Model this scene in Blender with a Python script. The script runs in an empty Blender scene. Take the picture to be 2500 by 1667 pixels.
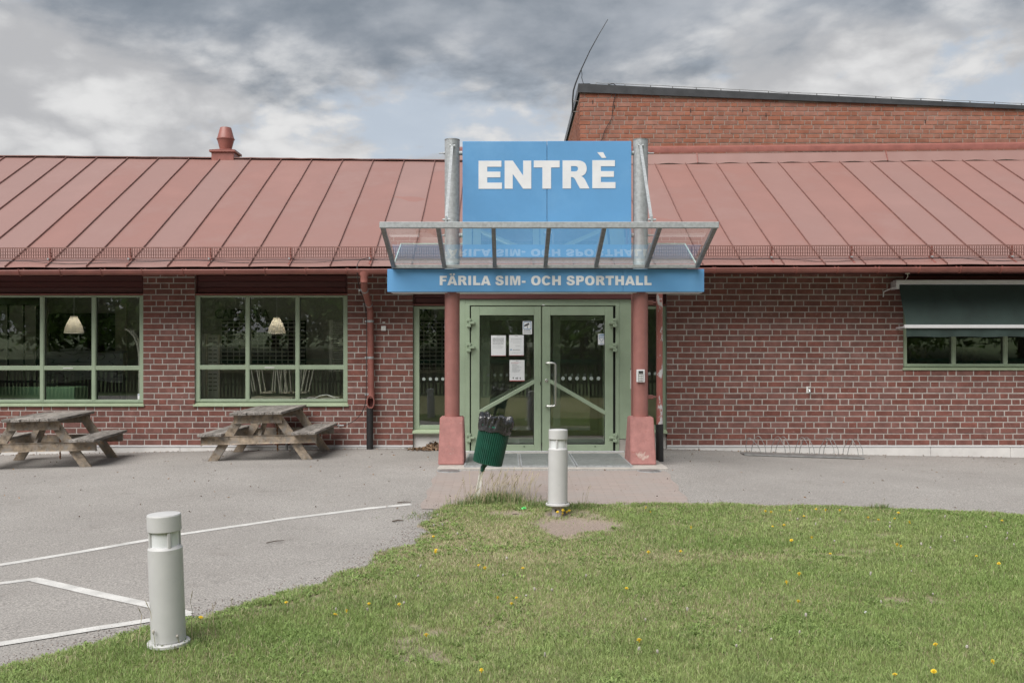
import bpy, bmesh, math, random
import numpy as np
from mathutils import Vector, Matrix
from mathutils.geometry import tessellate_polygon
random.seed(7)
rng = np.random.default_rng(11)
SC = bpy.context.scene
COL = SC.collection
R = math.radians

# ------------------------------------------------------------------ camera
F, CX, CY, CZ = 2430.0, 1240.0, 862.0, 1.45      # focal length and horizon read off the photograph
cam = bpy.data.cameras.new('camera')
cam.lens = 36.0 * F / 2500.0
cam.sensor_width = 36.0
cam.shift_x = (1250.0 - CX) / 2500.0
cam.shift_y = (CY - 833.5) / 2500.0
cam.clip_end = 3000.0
cam.clip_start = 0.05
camo = bpy.data.objects.new('camera', cam)
camo.location = (0, 0, CZ)
camo.rotation_euler = (R(90), 0, 0)
COL.objects.link(camo)
SC.camera = camo

# ------------------------------------------------------------------ sky, sun, exposure
SC.view_settings.view_transform = 'Standard'
SC.view_settings.look = 'None'
SC.view_settings.gamma = 1.0
SC.view_settings.use_curve_mapping = False
SC.view_settings.exposure = 1.75
SC.cycles.max_bounces = 8
SC.cycles.transparent_max_bounces = 12
SC.cycles.use_denoising = True
SUN_EL, SUN_AZ = R(52), R(-35)     # azimuth: direction the light comes from, measured from -Y towards -X
sund = bpy.data.lights.new('sun', 'SUN')
sund.energy = 1.5
sund.angle = R(52)
sund.color = (1.0, 0.965, 0.92)
suno = bpy.data.objects.new('sun', sund)
sdir = Vector((math.sin(SUN_AZ) * math.cos(SUN_EL), -math.cos(SUN_AZ) * math.cos(SUN_EL), math.sin(SUN_EL)))
suno.rotation_euler = (-sdir).to_track_quat('-Z', 'Y').to_euler()
suno.location = (0, 0, 30)
COL.objects.link(suno)

W = bpy.data.worlds.new('World')
SC.world = W
W.use_nodes = True


SKY = (4.72, 2.06, 7.92, 3.10, 1.33, 8.03, 18.36, 16.01)
SKY_STRENGTH = 0.31


def build_world():
    nt = W.node_tree
    nt.nodes.clear()
    N = nt.nodes.new
    L = nt.links.new

    def math_(op, a, b=None, c=None, clamp=False):
        n = N('ShaderNodeMath'); n.operation = op; n.use_clamp = clamp
        for i, v in enumerate((a, b, c)):
            if v is None: continue
            if isinstance(v, (int, float)): n.inputs[i].default_value = v
            else: L(v, n.inputs[i])
        return n.outputs[0]

    def noise(vec, scale, detail, rough, dist=0.0, off=(0, 0, 0)):
        m = N('ShaderNodeMapping'); m.inputs['Location'].default_value = off
        L(vec, m.inputs['Vector'])
        n = N('ShaderNodeTexNoise'); n.inputs['Scale'].default_value = scale
        n.inputs['Detail'].default_value = detail; n.inputs['Roughness'].default_value = rough
        n.inputs['Distortion'].default_value = dist
        L(m.outputs[0], n.inputs['Vector'])
        return n.outputs['Fac']

    def smooth(v, a, b):
        n = N('ShaderNodeMapRange'); n.interpolation_type = 'SMOOTHSTEP'
        n.inputs['From Min'].default_value = a; n.inputs['From Max'].default_value = b
        L(v, n.inputs['Value'])
        return n.outputs[0]

    def mix(f, a, b):
        n = N('ShaderNodeMix'); n.data_type = 'RGBA'
        L(f, n.inputs['Factor'])
        for s, v in (('A', a), ('B', b)):
            k = [i for i in n.inputs if i.name == s and i.type == 'RGBA'][0]
            if isinstance(v, tuple): k.default_value = (*v, 1)
            else: L(v, k)
        return [o for o in n.outputs if o.type == 'RGBA'][0]

    tc = N('ShaderNodeTexCoord')
    sep = N('ShaderNodeSeparateXYZ'); L(tc.outputs['Generated'], sep.inputs[0])
    z = math_('MAXIMUM', sep.outputs[2], 0.0)
    comb = N('ShaderNodeCombineXYZ'); L(sep.outputs[0], comb.inputs[0]); L(sep.outputs[1], comb.inputs[1])
    L(math_('MULTIPLY', z, 2.1), comb.inputs[2])
    p = comb.outputs[0]
    big = noise(p, 2.4, 2, 0.5, 0.2, (SKY[0], SKY[1], 0))
    med = noise(p, 4.6, 14, 0.60, 0.15, (SKY[2], SKY[3], 0))
    puf = noise(p, 7.5, 14, 0.60, 0.10, (SKY[4], SKY[5], 4))
    vo = N('ShaderNodeTexVoronoi'); vo.feature = 'F1'; vo.inputs['Scale'].default_value = 8.0; vo.inputs['Detail'].default_value = 2.0
    vo.inputs['Roughness'].default_value = 0.62; vo.normalize = True
    wb = N('ShaderNodeTexNoise'); wb.inputs['Scale'].default_value = 9.0; wb.inputs['Detail'].default_value = 6; L(p, wb.inputs['Vector'])
    wa = N('ShaderNodeVectorMath'); wa.operation = 'MULTIPLY_ADD'; wa.inputs[1].default_value = (.11, .11, .11); L(wb.outputs['Color'], wa.inputs[0]); L(p, wa.inputs[2])
    L(wa.outputs[0], vo.inputs['Vector'])
    lump = smooth(vo.outputs['Distance'], 0.50, 0.05)
    puf = math_('ADD', math_('MULTIPLY', puf, 0.62), math_('MULTIPLY', lump, 0.36))
    med = math_('ADD', math_('MULTIPLY', med, 0.9), math_('MULTIPLY', lump, -0.13))
    med = math_('ADD', med, 0.12)
    thin = noise(p, 3.6, 8, 0.6, 0.3, (SKY[6], SKY[7], 9))
    elev = math_('MINIMUM', z, 0.34)
    # heavy grey base above, brighter cumulus layer below it towards the horizon
    d = math_('ADD', math_('MULTIPLY', big, 0.55), math_('MULTIPLY', med, 0.95))
    d = math_('ADD', d, math_('MULTIPLY', elev, 3.6))
    dark = smooth(d, 1.70, 1.98)
    sky = N('ShaderNodeTexSky'); sky.sky_type = 'NISHITA'; sky.sun_disc = False
    sky.sun_elevation = SUN_EL; sky.sun_rotation = R(180) + SUN_AZ
    sk = N('ShaderNodeVectorMath'); sk.operation = 'SCALE'; sk.inputs['Scale'].default_value = 0.10
    L(sky.outputs[0], sk.inputs[0])
    # cumulus: lit tops and greyer undersides
    white = mix(smooth(puf, 0.36, 0.66), (0.47, 0.475, 0.49), (0.74, 0.74, 0.74))
    haze = N('ShaderNodeMix'); haze.data_type = 'RGBA'; haze.inputs['Factor'].default_value = 0.75
    rg = [i for i in haze.inputs if i.type == 'RGBA']
    L(sk.outputs[0], rg[0]); rg[1].default_value = (0.56, 0.62, 0.69, 1)
    bluec = [o for o in haze.outputs if o.type == 'RGBA'][0]
    gap = math_('MULTIPLY', smooth(thin, 0.53, 0.60), smooth(puf, 0.60, 0.48))
    c1 = mix(math_('MULTIPLY', gap, 0.85), white, bluec)
    shade = mix(smooth(med, 0.40, 0.72), (0.40, 0.43, 0.475), (0.205, 0.24, 0.285))
    shade = mix(math_('MULTIPLY', smooth(puf, 0.45, 0.70), 0.30), shade, (0.47, 0.49, 0.52))
    c2 = mix(dark, c1, shade)
    bg = N('ShaderNodeBackground'); bg.inputs['Strength'].default_value = SKY_STRENGTH
    L(c2, bg.inputs['Color'])
    out = N('ShaderNodeOutputWorld'); L(bg.outputs[0], out.inputs['Surface'])


build_world()

# ------------------------------------------------------------------ helpers
def X(u, Y): return (u - CX) * Y / F
def Z(v, Y): return CZ + (CY - v) * Y / F
def P(u, v, Y): return Vector((X(u, Y), Y, Z(v, Y)))


_gy = np.array([-60, -30, -14, -9, 0, 5.6, 9.68, 12.4, 15.3, 60.0])
_gv = np.array([3.4, 1.9, 0.3, -0.20, -0.25, -0.228, -0.140, -0.004, 0.0, 0.0])
_fy = np.linspace(-60, 60, 2401)
_fv = np.interp(_fy, _gy, _gv)
_k = np.hanning(31); _k /= _k.sum()
_fv = np.convolve(np.pad(_fv, 15, mode='edge'), _k, mode='valid')
_gx = np.array([-40, -14, -7.76, -4.88, -2.4, -1.4, 2.0, 2.5, 5.36, 7.88, 14, 40])
_gxv = np.array([-.2, -.16, -.105, -.045, -.005, 0, 0, -.011, -.10, -.14, -.18, -.2])
_fx = np.linspace(-40, 40, 1601)
_fxv = np.convolve(np.pad(np.interp(_fx, _gx, _gxv), 15, mode='edge'), _k, mode='valid')


def gz(x, y):
    """height of the asphalt/ground"""
    w = np.clip((np.asarray(y, float) - 9.5) / 4.0, 0, 1); w = w * w * (3 - 2 * w)
    r = np.interp(y, _fy, _fv) + w * np.interp(x, _fx, _fxv)
    return r


def G(u, v, dz=0.0):
    """point of the ground seen at a place in the photograph"""
    Y = 10.0
    for _ in range(60):
        z = float(gz(X(u, Y), Y)) + dz
        Y = 0.5 * Y + 0.5 * (CZ - z) * F / (v - CY)
    return Vector((X(u, Y), Y, float(gz(X(u, Y), Y)) + dz))


class MB:
    def __init__(self):
        self.v = []; self.f = []

    def add(self, vs, fs):
        o = len(self.v)
        self.v.extend([Vector(q) for q in vs])
        self.f.extend([tuple(i + o for i in f) for f in fs])
        return self

    def box(self, a, b, rot=None, at=None):
        x0, y0, z0 = a; x1, y1, z1 = b
        vs = [Vector(q) for q in ((x0, y0, z0), (x1, y0, z0), (x1, y1, z0), (x0, y1, z0), (x0, y0, z1), (x1, y0, z1), (x1, y1, z1), (x0, y1, z1))]
        if rot is not None: vs = [rot @ q for q in vs]
        if at is not None: vs = [q + Vector(at) for q in vs]
        return self.add(vs, [(0, 3, 2, 1), (4, 5, 6, 7), (0, 1, 5, 4), (1, 2, 6, 5), (2, 3, 7, 6), (3, 0, 4, 7)])

    def bbox(self, a, b, bev=0.006, rot=None, at=None):
        """box with chamfered edges"""
        x0, y0, z0 = a; x1, y1, z1 = b
        bm = bmesh.new()
        bmesh.ops.create_cube(bm, size=1)
        for q in bm.verts:
            q.co = Vector((x0 + (q.co.x + .5) * (x1 - x0), y0 + (q.co.y + .5) * (y1 - y0), z0 + (q.co.z + .5) * (z1 - z0)))
        bmesh.ops.bevel(bm, geom=list(bm.edges), offset=bev, segments=1, affect='EDGES', profile=.5)
        vs = [q.co.copy() for q in bm.verts]
        bm.verts.index_update()
        fs = [tuple(q.index for q in f.verts) for f in bm.faces]
        bm.free()
        if rot is not None: vs = [rot @ q for q in vs]
        if at is not None: vs = [q + Vector(at) for q in vs]
        return self.add(vs, fs)

    def bar(self, p, q, w, h, up=(0, 0, 1), bev=0.0):
        p = Vector(p); q = Vector(q); d = q - p; ln = d.length; d.normalize()
        s = d.cross(Vector(up))
        if s.length < 1e-5: s = d.cross(Vector((0, 1, 0)))
        s.normalize(); t = s.cross(d)
        m = Matrix((s, d, t)).transposed()
        if bev: return self.bbox((-w / 2, 0, -h / 2), (w / 2, ln, h / 2), bev, m, p)
        return self.box((-w / 2, 0, -h / 2), (w / 2, ln, h / 2), m, p)

    def tube(self, pts, r, n=10, cap=True):
        pts = [Vector(q) for q in pts]
        rr = r if isinstance(r, (list, tuple)) else [r] * len(pts)
        o = len(self.v); prev = None
        for i, q in enumerate(pts):
            d = (pts[min(i + 1, len(pts) - 1)] - pts[max(i - 1, 0)]).normalized()
            if prev is None:
                s = d.cross(Vector((0, 0, 1)))
                if s.length < .05: s = d.cross(Vector((0, 1, 0)))
                s.normalize()
            else:
                s = prev - d * prev.dot(d); s.normalize()
            prev = s; t = d.cross(s)
            for k in range(n):
                a = 2 * math.pi * k / n
                self.v.append(q + (s * math.cos(a) + t * math.sin(a)) * rr[i])
        for i in range(len(pts) - 1):
            for k in range(n):
                a = o + i * n + k; b = o + i * n + (k + 1) % n
                self.f.append((a, b, b + n, a + n))
        if cap:
            self.f.append(tuple(o + k for k in range(n))[::-1])
            self.f.append(tuple(o + (len(pts) - 1) * n + k for k in range(n)))
        return self

    def lathe(self, prof, n=24, mat=None, cap=True):
        o = len(self.v)
        for (r, z) in prof:
            for k in range(n):
                a = 2 * math.pi * k / n
                q = Vector((r * math.cos(a), r * math.sin(a), z))
                self.v.append(mat @ q if mat is not None else q)
        for i in range(len(prof) - 1):
            for k in range(n):
                a = o + i * n + k; b = o + i * n + (k + 1) % n
                self.f.append((a, b, b + n, a + n))
        if cap:
            self.f.append(tuple(o + k for k in range(n))[::-1])
            self.f.append(tuple(o + (len(prof) - 1) * n + k for k in range(n)))
        return self

    def build(self, name, mat, parent=None, smooth=None, origin=None, kind=None, label=None):
        me = bpy.data.meshes.new(name)
        off = Vector((0, 0, 0))
        if parent is not None: off = Vector(ROOT.get(parent.name, (0, 0, 0)))
        elif origin is not None: off = Vector(origin)
        me.from_pydata([(q - off)[:] for q in self.v], [], self.f)
        if mat is not None: me.materials.append(mat)
        if smooth is not None:
            me.polygons.foreach_set('use_smooth', [True] * len(me.polygons))
            me.update()
            try: me.set_sharp_from_angle(angle=R(smooth))
            except Exception: pass
        o = bpy.data.objects.new(name, me)
        COL.objects.link(o)
        if parent is not None:
            o.parent = parent
            ROOT[o.name] = tuple(off)
        else:
            o.location = off
            ROOT[o.name] = tuple(off)
        if kind: o['kind'] = kind
        if label: o['label'] = label
        return o


ROOT = {}


def thing(name, label, cat, loc, group=None):
    o = bpy.data.objects.new(name, None)
    o.empty_display_size = .1
    COL.objects.link(o)
    o.location = loc
    ROOT[o.name] = tuple(loc)
    o['label'] = label; o['category'] = cat
    if group: o['group'] = group
    return o


def tag(o, label=None, cat=None, group=None, kind=None):
    if label: o['label'] = label
    if cat: o['category'] = cat
    if group: o['group'] = group
    if kind: o['kind'] = kind
    return o


def copy_tree(o, parent=None):
    c = o.copy(); COL.objects.link(c)
    if parent is not None: c.parent = parent
    for ch in list(o.children): copy_tree(ch, c)
    return c


# ------------------------------------------------------------------ materials
MATS = {}


def pm(name, col, rough=.6, var=.12, scale=6.0, bump=0.0, bscale=60.0, metal=0.0, spec=.5, col2=None, det=5.0, island=0.0, coords='Object', stretch=None, spots=None):
    """procedural Principled material: two-tone noise colour, optional relief, per-piece shift and worn spots"""
    m = bpy.data.materials.new(name); m.use_nodes = True
    nt = m.node_tree; N = nt.nodes.new; L = nt.links.new
    b = nt.nodes['Principled BSDF']
    b.inputs['Roughness'].default_value = rough
    b.inputs['Metallic'].default_value = metal
    b.inputs['Specular IOR Level'].default_value = spec
    tc = N('ShaderNodeTexCoord')
    src = tc.outputs['Object'] if coords == 'Object' else N('ShaderNodeNewGeometry').outputs['Position']
    if stretch:
        mp = N('ShaderNodeMapping'); mp.inputs['Scale'].default_value = stretch
        L(src, mp.inputs['Vector']); src = mp.outputs[0]
    n1 = N('ShaderNodeTexNoise'); n1.inputs['Scale'].default_value = scale; n1.inputs['Detail'].default_value = det
    n1.inputs['Roughness'].default_value = .6
    L(src, n1.inputs['Vector'])
    c2 = col2 if col2 else tuple(max(0, q * (1 - 2.2 * var)) for q in col)
    c1 = col if col2 else tuple(min(1, q * (1 + var)) for q in col)
    mr = N('ShaderNodeMapRange'); mr.inputs['From Min'].default_value = .3; mr.inputs['From Max'].default_value = .7
    L(n1.outputs['Fac'], mr.inputs['Value'])
    mx = N('ShaderNodeMix'); mx.data_type = 'RGBA'
    ab = [i for i in mx.inputs if i.type == 'RGBA']
    ab[0].default_value = (*c1, 1); ab[1].default_value = (*c2, 1)
    L(mr.outputs[0], mx.inputs['Factor'])
    out = [o for o in mx.outputs if o.type == 'RGBA'][0]
    if island:
        g = N('ShaderNodeNewGeometry'); oi = N('ShaderNodeObjectInfo')
        ad = N('ShaderNodeMath'); ad.operation = 'ADD'
        L(g.outputs['Random Per Island'], ad.inputs[0]); L(oi.outputs['Random'], ad.inputs[1])
        fr = N('ShaderNodeMath'); fr.operation = 'FRACT'; L(ad.outputs[0], fr.inputs[0])
        r1 = N('ShaderNodeMapRange'); r1.inputs['To Min'].default_value = 1 - island; r1.inputs['To Max'].default_value = 1 + island
        L(fr.outputs[0], r1.inputs['Value'])
        fr2 = N('ShaderNodeMath'); fr2.operation = 'MULTIPLY_ADD'; fr2.inputs[1].default_value = 7.31; fr2.inputs[2].default_value = .17
        L(fr.outputs[0], fr2.inputs[0])
        fr3 = N('ShaderNodeMath'); fr3.operation = 'FRACT'; L(fr2.outputs[0], fr3.inputs[0])
        r2 = N('ShaderNodeMapRange'); r2.inputs['To Min'].default_value = .9; r2.inputs['To Max'].default_value = 1.1
        L(fr3.outputs[0], r2.inputs['Value'])
        hs = N('ShaderNodeHueSaturation'); L(out, hs.inputs['Color']); L(r1.outputs[0], hs.inputs['Value']); L(r2.outputs[0], hs.inputs['Saturation'])
        out = hs.outputs[0]
    if spots:
        for (sc, lo, hi, c) in spots:
            ns = N('ShaderNodeTexNoise'); ns.inputs['Scale'].default_value = sc; ns.inputs['Detail'].default_value = 6
            ns.inputs['Roughness'].default_value = .65
            L(src, ns.inputs['Vector'])
            ms = N('ShaderNodeMapRange'); ms.inputs['From Min'].default_value = lo; ms.inputs['From Max'].default_value = hi
            L(ns.outputs['Fac'], ms.inputs['Value'])
            mm = N('ShaderNodeMix'); mm.data_type = 'RGBA'
            ab = [i for i in mm.inputs if i.type == 'RGBA']
            L(out, ab[0]); ab[1].default_value = (*c, 1); L(ms.outputs[0], mm.inputs['Factor'])
            out = [o for o in mm.outputs if o.type == 'RGBA'][0]
    L(out, b.inputs['Base Color'])
    if bump:
        nb = N('ShaderNodeTexNoise'); nb.inputs['Scale'].default_value = bscale; nb.inputs['Detail'].default_value = 4
        L(src, nb.inputs['Vector'])
        bp = N('ShaderNodeBump'); bp.inputs['Strength'].default_value = bump; bp.inputs['Distance'].default_value = .01
        L(nb.outputs['Fac'], bp.inputs['Height']); L(bp.outputs[0], b.inputs['Normal'])
    MATS[name] = m
    return m


def glass_mat(name, tint=(.93, .96, .95), ior=1.5, boost=2.0, rough=0.0):
    m = bpy.data.materials.new(name); m.use_nodes = True
    nt = m.node_tree; nt.nodes.clear(); N = nt.nodes.new; L = nt.links.new
    t = N('ShaderNodeBsdfTransparent'); t.inputs['Color'].default_value = (*tint, 1)
    g = N('ShaderNodeBsdfGlossy'); g.inputs['Roughness'].default_value = rough
    g.inputs['Color'].default_value = (.95, .98, .97, 1)
    f = N('ShaderNodeFresnel'); f.inputs['IOR'].default_value = ior
    ge = N('ShaderNodeNewGeometry'); io = N('ShaderNodeMapRange')
    io.inputs['To Min'].default_value = ior; io.inputs['To Max'].default_value = 1.0 / ior
    L(ge.outputs['Backfacing'], io.inputs['Value']); L(io.outputs[0], f.inputs['IOR'])
    mu = N('ShaderNodeMath'); mu.operation = 'MULTIPLY'; mu.inputs[1].default_value = boost; mu.use_clamp = True
    L(f.outputs[0], mu.inputs[0])
    mx = N('ShaderNodeMixShader'); L(mu.outputs[0], mx.inputs[0]); L(t.outputs[0], mx.inputs[1]); L(g.outputs[0], mx.inputs[2])
    o = N('ShaderNodeOutputMaterial'); L(mx.outputs[0], o.inputs['Surface'])
    MATS[name] = m
    return m


M_brick = pm('brick_red_brown', (.203, .092, .077), .85, .13, 9, .35, 120, spec=.2, island=.13, coords='World', spots=[(26, .60, .74, (.33, .20, .18)), (1.1, .56, .82, (.165, .074, .062)), (3.1, .63, .80, (.29, .175, .155))])
M_brick2 = pm('brick_orange_red', (.315, .142, .100), .85, .12, 7, .35, 120, spec=.2, island=.11, coords='World', spots=[(20, .64, .76, (.30, .18, .13))])
M_mortar = pm('mortar_grey', (.455, .42, .39), .95, .12, 12, .5, 150, spec=.1, coords='World', spots=[(1.3, .58, .8, (.33, .29, .265))])
M_mortar2 = pm('mortar_hall', (.36, .30, .26), .95, .12, 12, .5, 150, spec=.1, coords='World')
M_roof = pm('roof_sheet_red', (.268, .152, .134), .5, .05, .9, .05, 3, spec=.4, island=.012, coords='World', spots=[(.9, .5, .8, (.295, .18, .162)), (7, .68, .76, (.24, .13, .113))])
M_seam = pm('roof_seam_red', (.225, .115, .099), .5, .12, 8, coords='World')
M_ridge = pm('ridge_cap_red', (.20, .085, .07), .6, .2, 12, coords='World')
M_gutter = pm('gutter_red', (.30, .112, .092), .45, .1, 6, coords='World')
M_wood_red = pm('dark_red_boards', (.105, .028, .026), .6, .15, 3, .25, 30, stretch=(.6, 6, 14), coords='World', island=.1)
M_soffit = pm('soffit_red', (.10, .03, .028), .7, .12, 4, coords='World')
M_green = pm('pale_green_paint', (.325, .40, .285), .42, .05, 4, .02, 8, coords='World')
M_sill = pm('sill_green', (.36, .43, .29), .4, .06, 5, coords='World')
M_plinth = pm('white_plinth', (.66, .64, .62), .8, .06, 3, .1, 40, coords='World', spots=[(5, .56, .78, (.50, .47, .44))])
M_post = pm('post_red_paint', (.31, .132, .115), .45, .08, 5, coords='Object', spots=[(30, .70, .74, (.55, .5, .46))])
M_pedestal = pm('pedestal_red_concrete', (.37, .172, .157), .85, .10, 9, .5, 60, coords='World', spots=[(22, .63, .67, (.30, .12, .10)), (4.5, .66, .72, (.46, .34, .30)), (40, .70, .73, (.6, .5, .46))])
M_pipe_worn = pm('downpipe_red_worn', (.37, .125, .105), .5, .1, 6, coords='World', stretch=(1, 1, .45), spots=[(9, .575, .60, (.58, .56, .57)), (30, .69, .72, (.6, .57, .56))])
M_galv = pm('galvanised_steel', (.40, .42, .43), .55, .12, 26, .05, 80, metal=.35, coords='Object')
M_galv_dark = pm('weathered_steel', (.27, .27, .265), .5, .15, 18, metal=.5, coords='Object')
M_steel = pm('brushed_steel', (.72, .71, .69), .22, .05, 30, metal=1.0)
M_blue = pm('sign_blue', (.115, .305, .56), .38, .05, 1.1, .015, 2.5, coords='World', spots=[(1.2, .5, .9, (.17, .37, .62))])
M_letter = pm('letter_white', (.70, .705, .72), .45, .03, 6)
M_glass = glass_mat('window_glass', (.93, .96, .94), 1.5, 4.0)
M_glass_c = glass_mat('canopy_glass', (.96, .98, .975), 1.52, 2.3)
M_glass_r = glass_mat('canopy_glass_dusty', (.84, .90, .885), 1.5, 1.6)
M_edge = pm('glass_edge_pale', (.50, .60, .56), .4, .05, 10)
M_black = pm('black_plastic', (.018, .018, .019), .5, .2, 30, .1, 60)
M_dark = pm('dark_gap', (.02, .02, .02), .8, .1, 5)
M_coping = pm('coping_dark_sheet', (.052, .055, .060), .4, .15, 5, coords='World', spots=[(5, .72, .76, (.5, .5, .5))])
M_asphalt_dirt = None
M_white_pl = pm('white_plastic', (.72, .72, .70), .4, .03, 20)
M_paper = pm('white_paper', (.80, .80, .82), .8, .02, 20)
M_ink = pm('dark_ink', (.06, .06, .07), .8, .2, 40)
M_inkred = pm('red_ink', (.5, .06, .06), .7, .1, 40)
M_inkblue = pm('blue_ink', (.05, .22, .45), .7, .1, 40)
M_dot = pm('frosted_dot', (.36, .41, .38), .6, .03, 30)
M_awning = pm('awning_green_fabric', (.026, .046, .04), .75, .12, 3, .15, 240, coords='World')
M_alu = pm('aluminium_white', (.72, .72, .74), .35, .03, 10, metal=.2)
M_bollard = pm('bollard_grey', (.49, .49, .488), .5, .03, 6, .02, 20, spots=[(9, .60, .74, (.42, .42, .41)), (34, .70, .73, (.30, .29, .27))])
M_lens = pm('bollard_lens', (.66, .68, .69), .3, .04, 18, stretch=(30, 30, 1))
M_bin = pm('bin_green', (.012, .085, .055), .42, .12, 10, spots=[(40, .70, .73, (.2, .3, .25))])
M_bag = pm('bin_bag_black', (.028, .028, .030), .24, .25, 14, .7, 26, spec=.7)
M_whitepost = pm('white_perforated_post', (.74, .72, .67), .6, .12, 20)
M_wood = pm('weathered_wood', (.30, .275, .25), .85, .34, 3.2, .7, 40, stretch=(16, 1.2, 16), island=.26, spots=[(5, .56, .72, (.20, .15, .105)), (1.6, .66, .8, (.31, .22, .14))])
M_wood_b = pm('weathered_wood_warm', (.32, .255, .19), .85, .34, 3.2, .5, 40, stretch=(3, 3, 3), island=.22, spots=[(3, .46, .62, (.25, .225, .20)), (9, .58, .72, (.12, .09, .065)), (2.2, .62, .74, (.36, .23, .12))])
M_rust = pm('rusty_chain', (.26, .12, .05), .85, .25, 40, .3, 80, metal=.2)
M_conc = pm('light_concrete', (.42, .39, .355), .9, .1, 7, .3, 60, coords='World')
M_grate = pm('grate_steel', (.36, .38, .37), .5, .1, 14, metal=.55)
M_lampshade = pm('lamp_shade_cream', (.66, .60, .50), .35, .04, 8)
M_room = pm('room_wall', (.50, .49, .43), .85, .05, 2, coords='World')
M_roomdark = pm('room_dark', (.03, .032, .03), .85, .1, 2, coords='World')
M_floor_in = pm('room_floor', (.42, .40, .37), .5, .08, 3, coords='World')
M_ceil = pm('room_ceiling', (.80, .80, .77), .9, .03, 2, coords='World')
M_beige = pm('beige_wood', (.64, .59, .48), .5, .1, 4, stretch=(2, 2, 12))
M_greenbox = pm('green_laminate', (.20, .38, .21), .5, .05, 3)
M_boardgrain = None
M_leaf_dry = pm('dry_leaves', (.21, .13, .075), .8, .3, 9, island=.45)
M_twig = pm('twig', (.10, .075, .06), .9, .2, 20)
M_fence = pm('fence_wood', (.085, .07, .055), .9, .25, 4, island=.35, stretch=(3, 3, .6))
M_net = pm('green_mesh', (.015, .07, .035), .8, .15, 5)
M_bark = pm('bark', (.11, .08, .06), .9, .25, 6, .5, 20)
M_leaf1 = pm('tree_leaf', (.20, .32, .07), .6, .25, 3, island=.5)
M_petal = pm('dandelion_petal', (.80, .58, .03), .6, .1, 30)
M_seedhead = pm('dandelion_seedhead', (.40, .37, .33), .9, .12, 60)
M_stem = pm('flower_stem', (.22, .22, .09), .7, .2, 20)
M_stemred = pm('dry_stalk', (.42, .36, .23), .8, .2, 20)
M_tube = pm('pale_tube', (.76, .73, .64), .4, .05, 10)
M_grey_in = pm('grey_cabinet', (.60, .59, .52), .5, .05, 5)
M_litter = pm('green_wrapper', (.10, .62, .14), .4, .1, 30)
M_whitelit = pm('white_scrap', (.75, .76, .80), .6, .05, 30)


def mat_asphalt():
    m = bpy.data.materials.new('asphalt'); m.use_nodes = True
    nt = m.node_tree; N = nt.nodes.new; L = nt.links.new
    b = nt.nodes['Principled BSDF']; b.inputs['Roughness'].default_value = .88; b.inputs['Specular IOR Level'].default_value = .25
    g = N('ShaderNodeNewGeometry')

    def noise(sc, det=4, r=.6):
        n = N('ShaderNodeTexNoise'); n.inputs['Scale'].default_value = sc; n.inputs['Detail'].default_value = det
        n.inputs['Roughness'].default_value = r; L(g.outputs['Position'], n.inputs['Vector']); return n.outputs['Fac']

    def ramp(f, pts):
        r = N('ShaderNodeValToRGB'); e = r.color_ramp.elements
        e[0].position, e[0].color = pts[0][0], (*pts[0][1], 1); e[1].position, e[1].color = pts[1][0], (*pts[1][1], 1)
        for p_, c in pts[2:]:
            k = e.new(p_); k.color = (*c, 1)
        L(f, r.inputs[0]); return r.outputs[0]

    def mul(a, c, fac=1.0):
        n = N('ShaderNodeMix'); n.data_type = 'RGBA'; n.blend_type = 'MULTIPLY'; n.inputs['Factor'].default_value = fac
        ab = [i for i in n.inputs if i.type == 'RGBA']; L(a, ab[0]); L(c, ab[1])
        return [o for o in n.outputs if o.type == 'RGBA'][0]
    base = ramp(noise(.55, 5), [(.30, (.25, .235, .222)), (.70, (.308, .292, .277))])
    stone = ramp(noise(75, 3, .75), [(.30, (.50, .49, .48)), (.50, (1, 1, 1)), (.70, (1.55, 1.53, 1.48))])
    fine = ramp(noise(260, 2, .7), [(.35, (.78, .78, .78)), (.65, (1.2, 1.2, 1.2))])
    v = N('ShaderNodeTexVoronoi'); v.inputs['Scale'].default_value = 34; L(g.outputs['Position'], v.inputs['Vector'])
    dark = ramp(v.outputs['Distance'], [(.05, (.45, .42, .40)), (.11, (1, 1, 1))])
    stain = ramp(noise(1.6, 6, .7), [(.60, (1, 1, 1)), (.76, (.80, .78, .77))])
    wp = N('ShaderNodeTexNoise'); wp.inputs['Scale'].default_value = 1.7; wp.inputs['Detail'].default_value = 4; L(g.outputs['Position'], wp.inputs['Vector'])
    wv = N('ShaderNodeVectorMath'); wv.operation = 'MULTIPLY_ADD'; wv.inputs[1].default_value = (.9, .9, 0); L(wp.outputs['Color'], wv.inputs[0]); L(g.outputs['Position'], wv.inputs[2])
    vc = N('ShaderNodeTexVoronoi'); vc.feature = 'DISTANCE_TO_EDGE'; vc.inputs['Scale'].default_value = .34; L(wv.outputs[0], vc.inputs['Vector'])
    crack = ramp(vc.outputs['Distance'], [(.0015, (.50, .48, .46)), (.005, (1, 1, 1))])
    vp = N('ShaderNodeTexVoronoi'); vp.inputs['Scale'].default_value = .45; L(wv.outputs[0], vp.inputs['Vector'])
    tone_ = N('ShaderNodeSeparateColor'); L(vp.outputs['Color'], tone_.inputs[0])
    patch = ramp(tone_.outputs[0], [(.2, (.93, .93, .93)), (.8, (1.05, 1.05, 1.05))])
    c = mul(mul(mul(mul(base, stone), fine), dark, .55), stain)
    c = mul(mul(c, crack, .12), patch, .35)
    L(c, b.inputs['Base Color'])
    bp = N('ShaderNodeBump'); bp.inputs['Strength'].default_value = .5; bp.inputs['Distance'].default_value = .006
    L(noise(110, 3, .7), bp.inputs['Height']); L(bp.outputs[0], b.inputs['Normal'])
    return m


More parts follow.
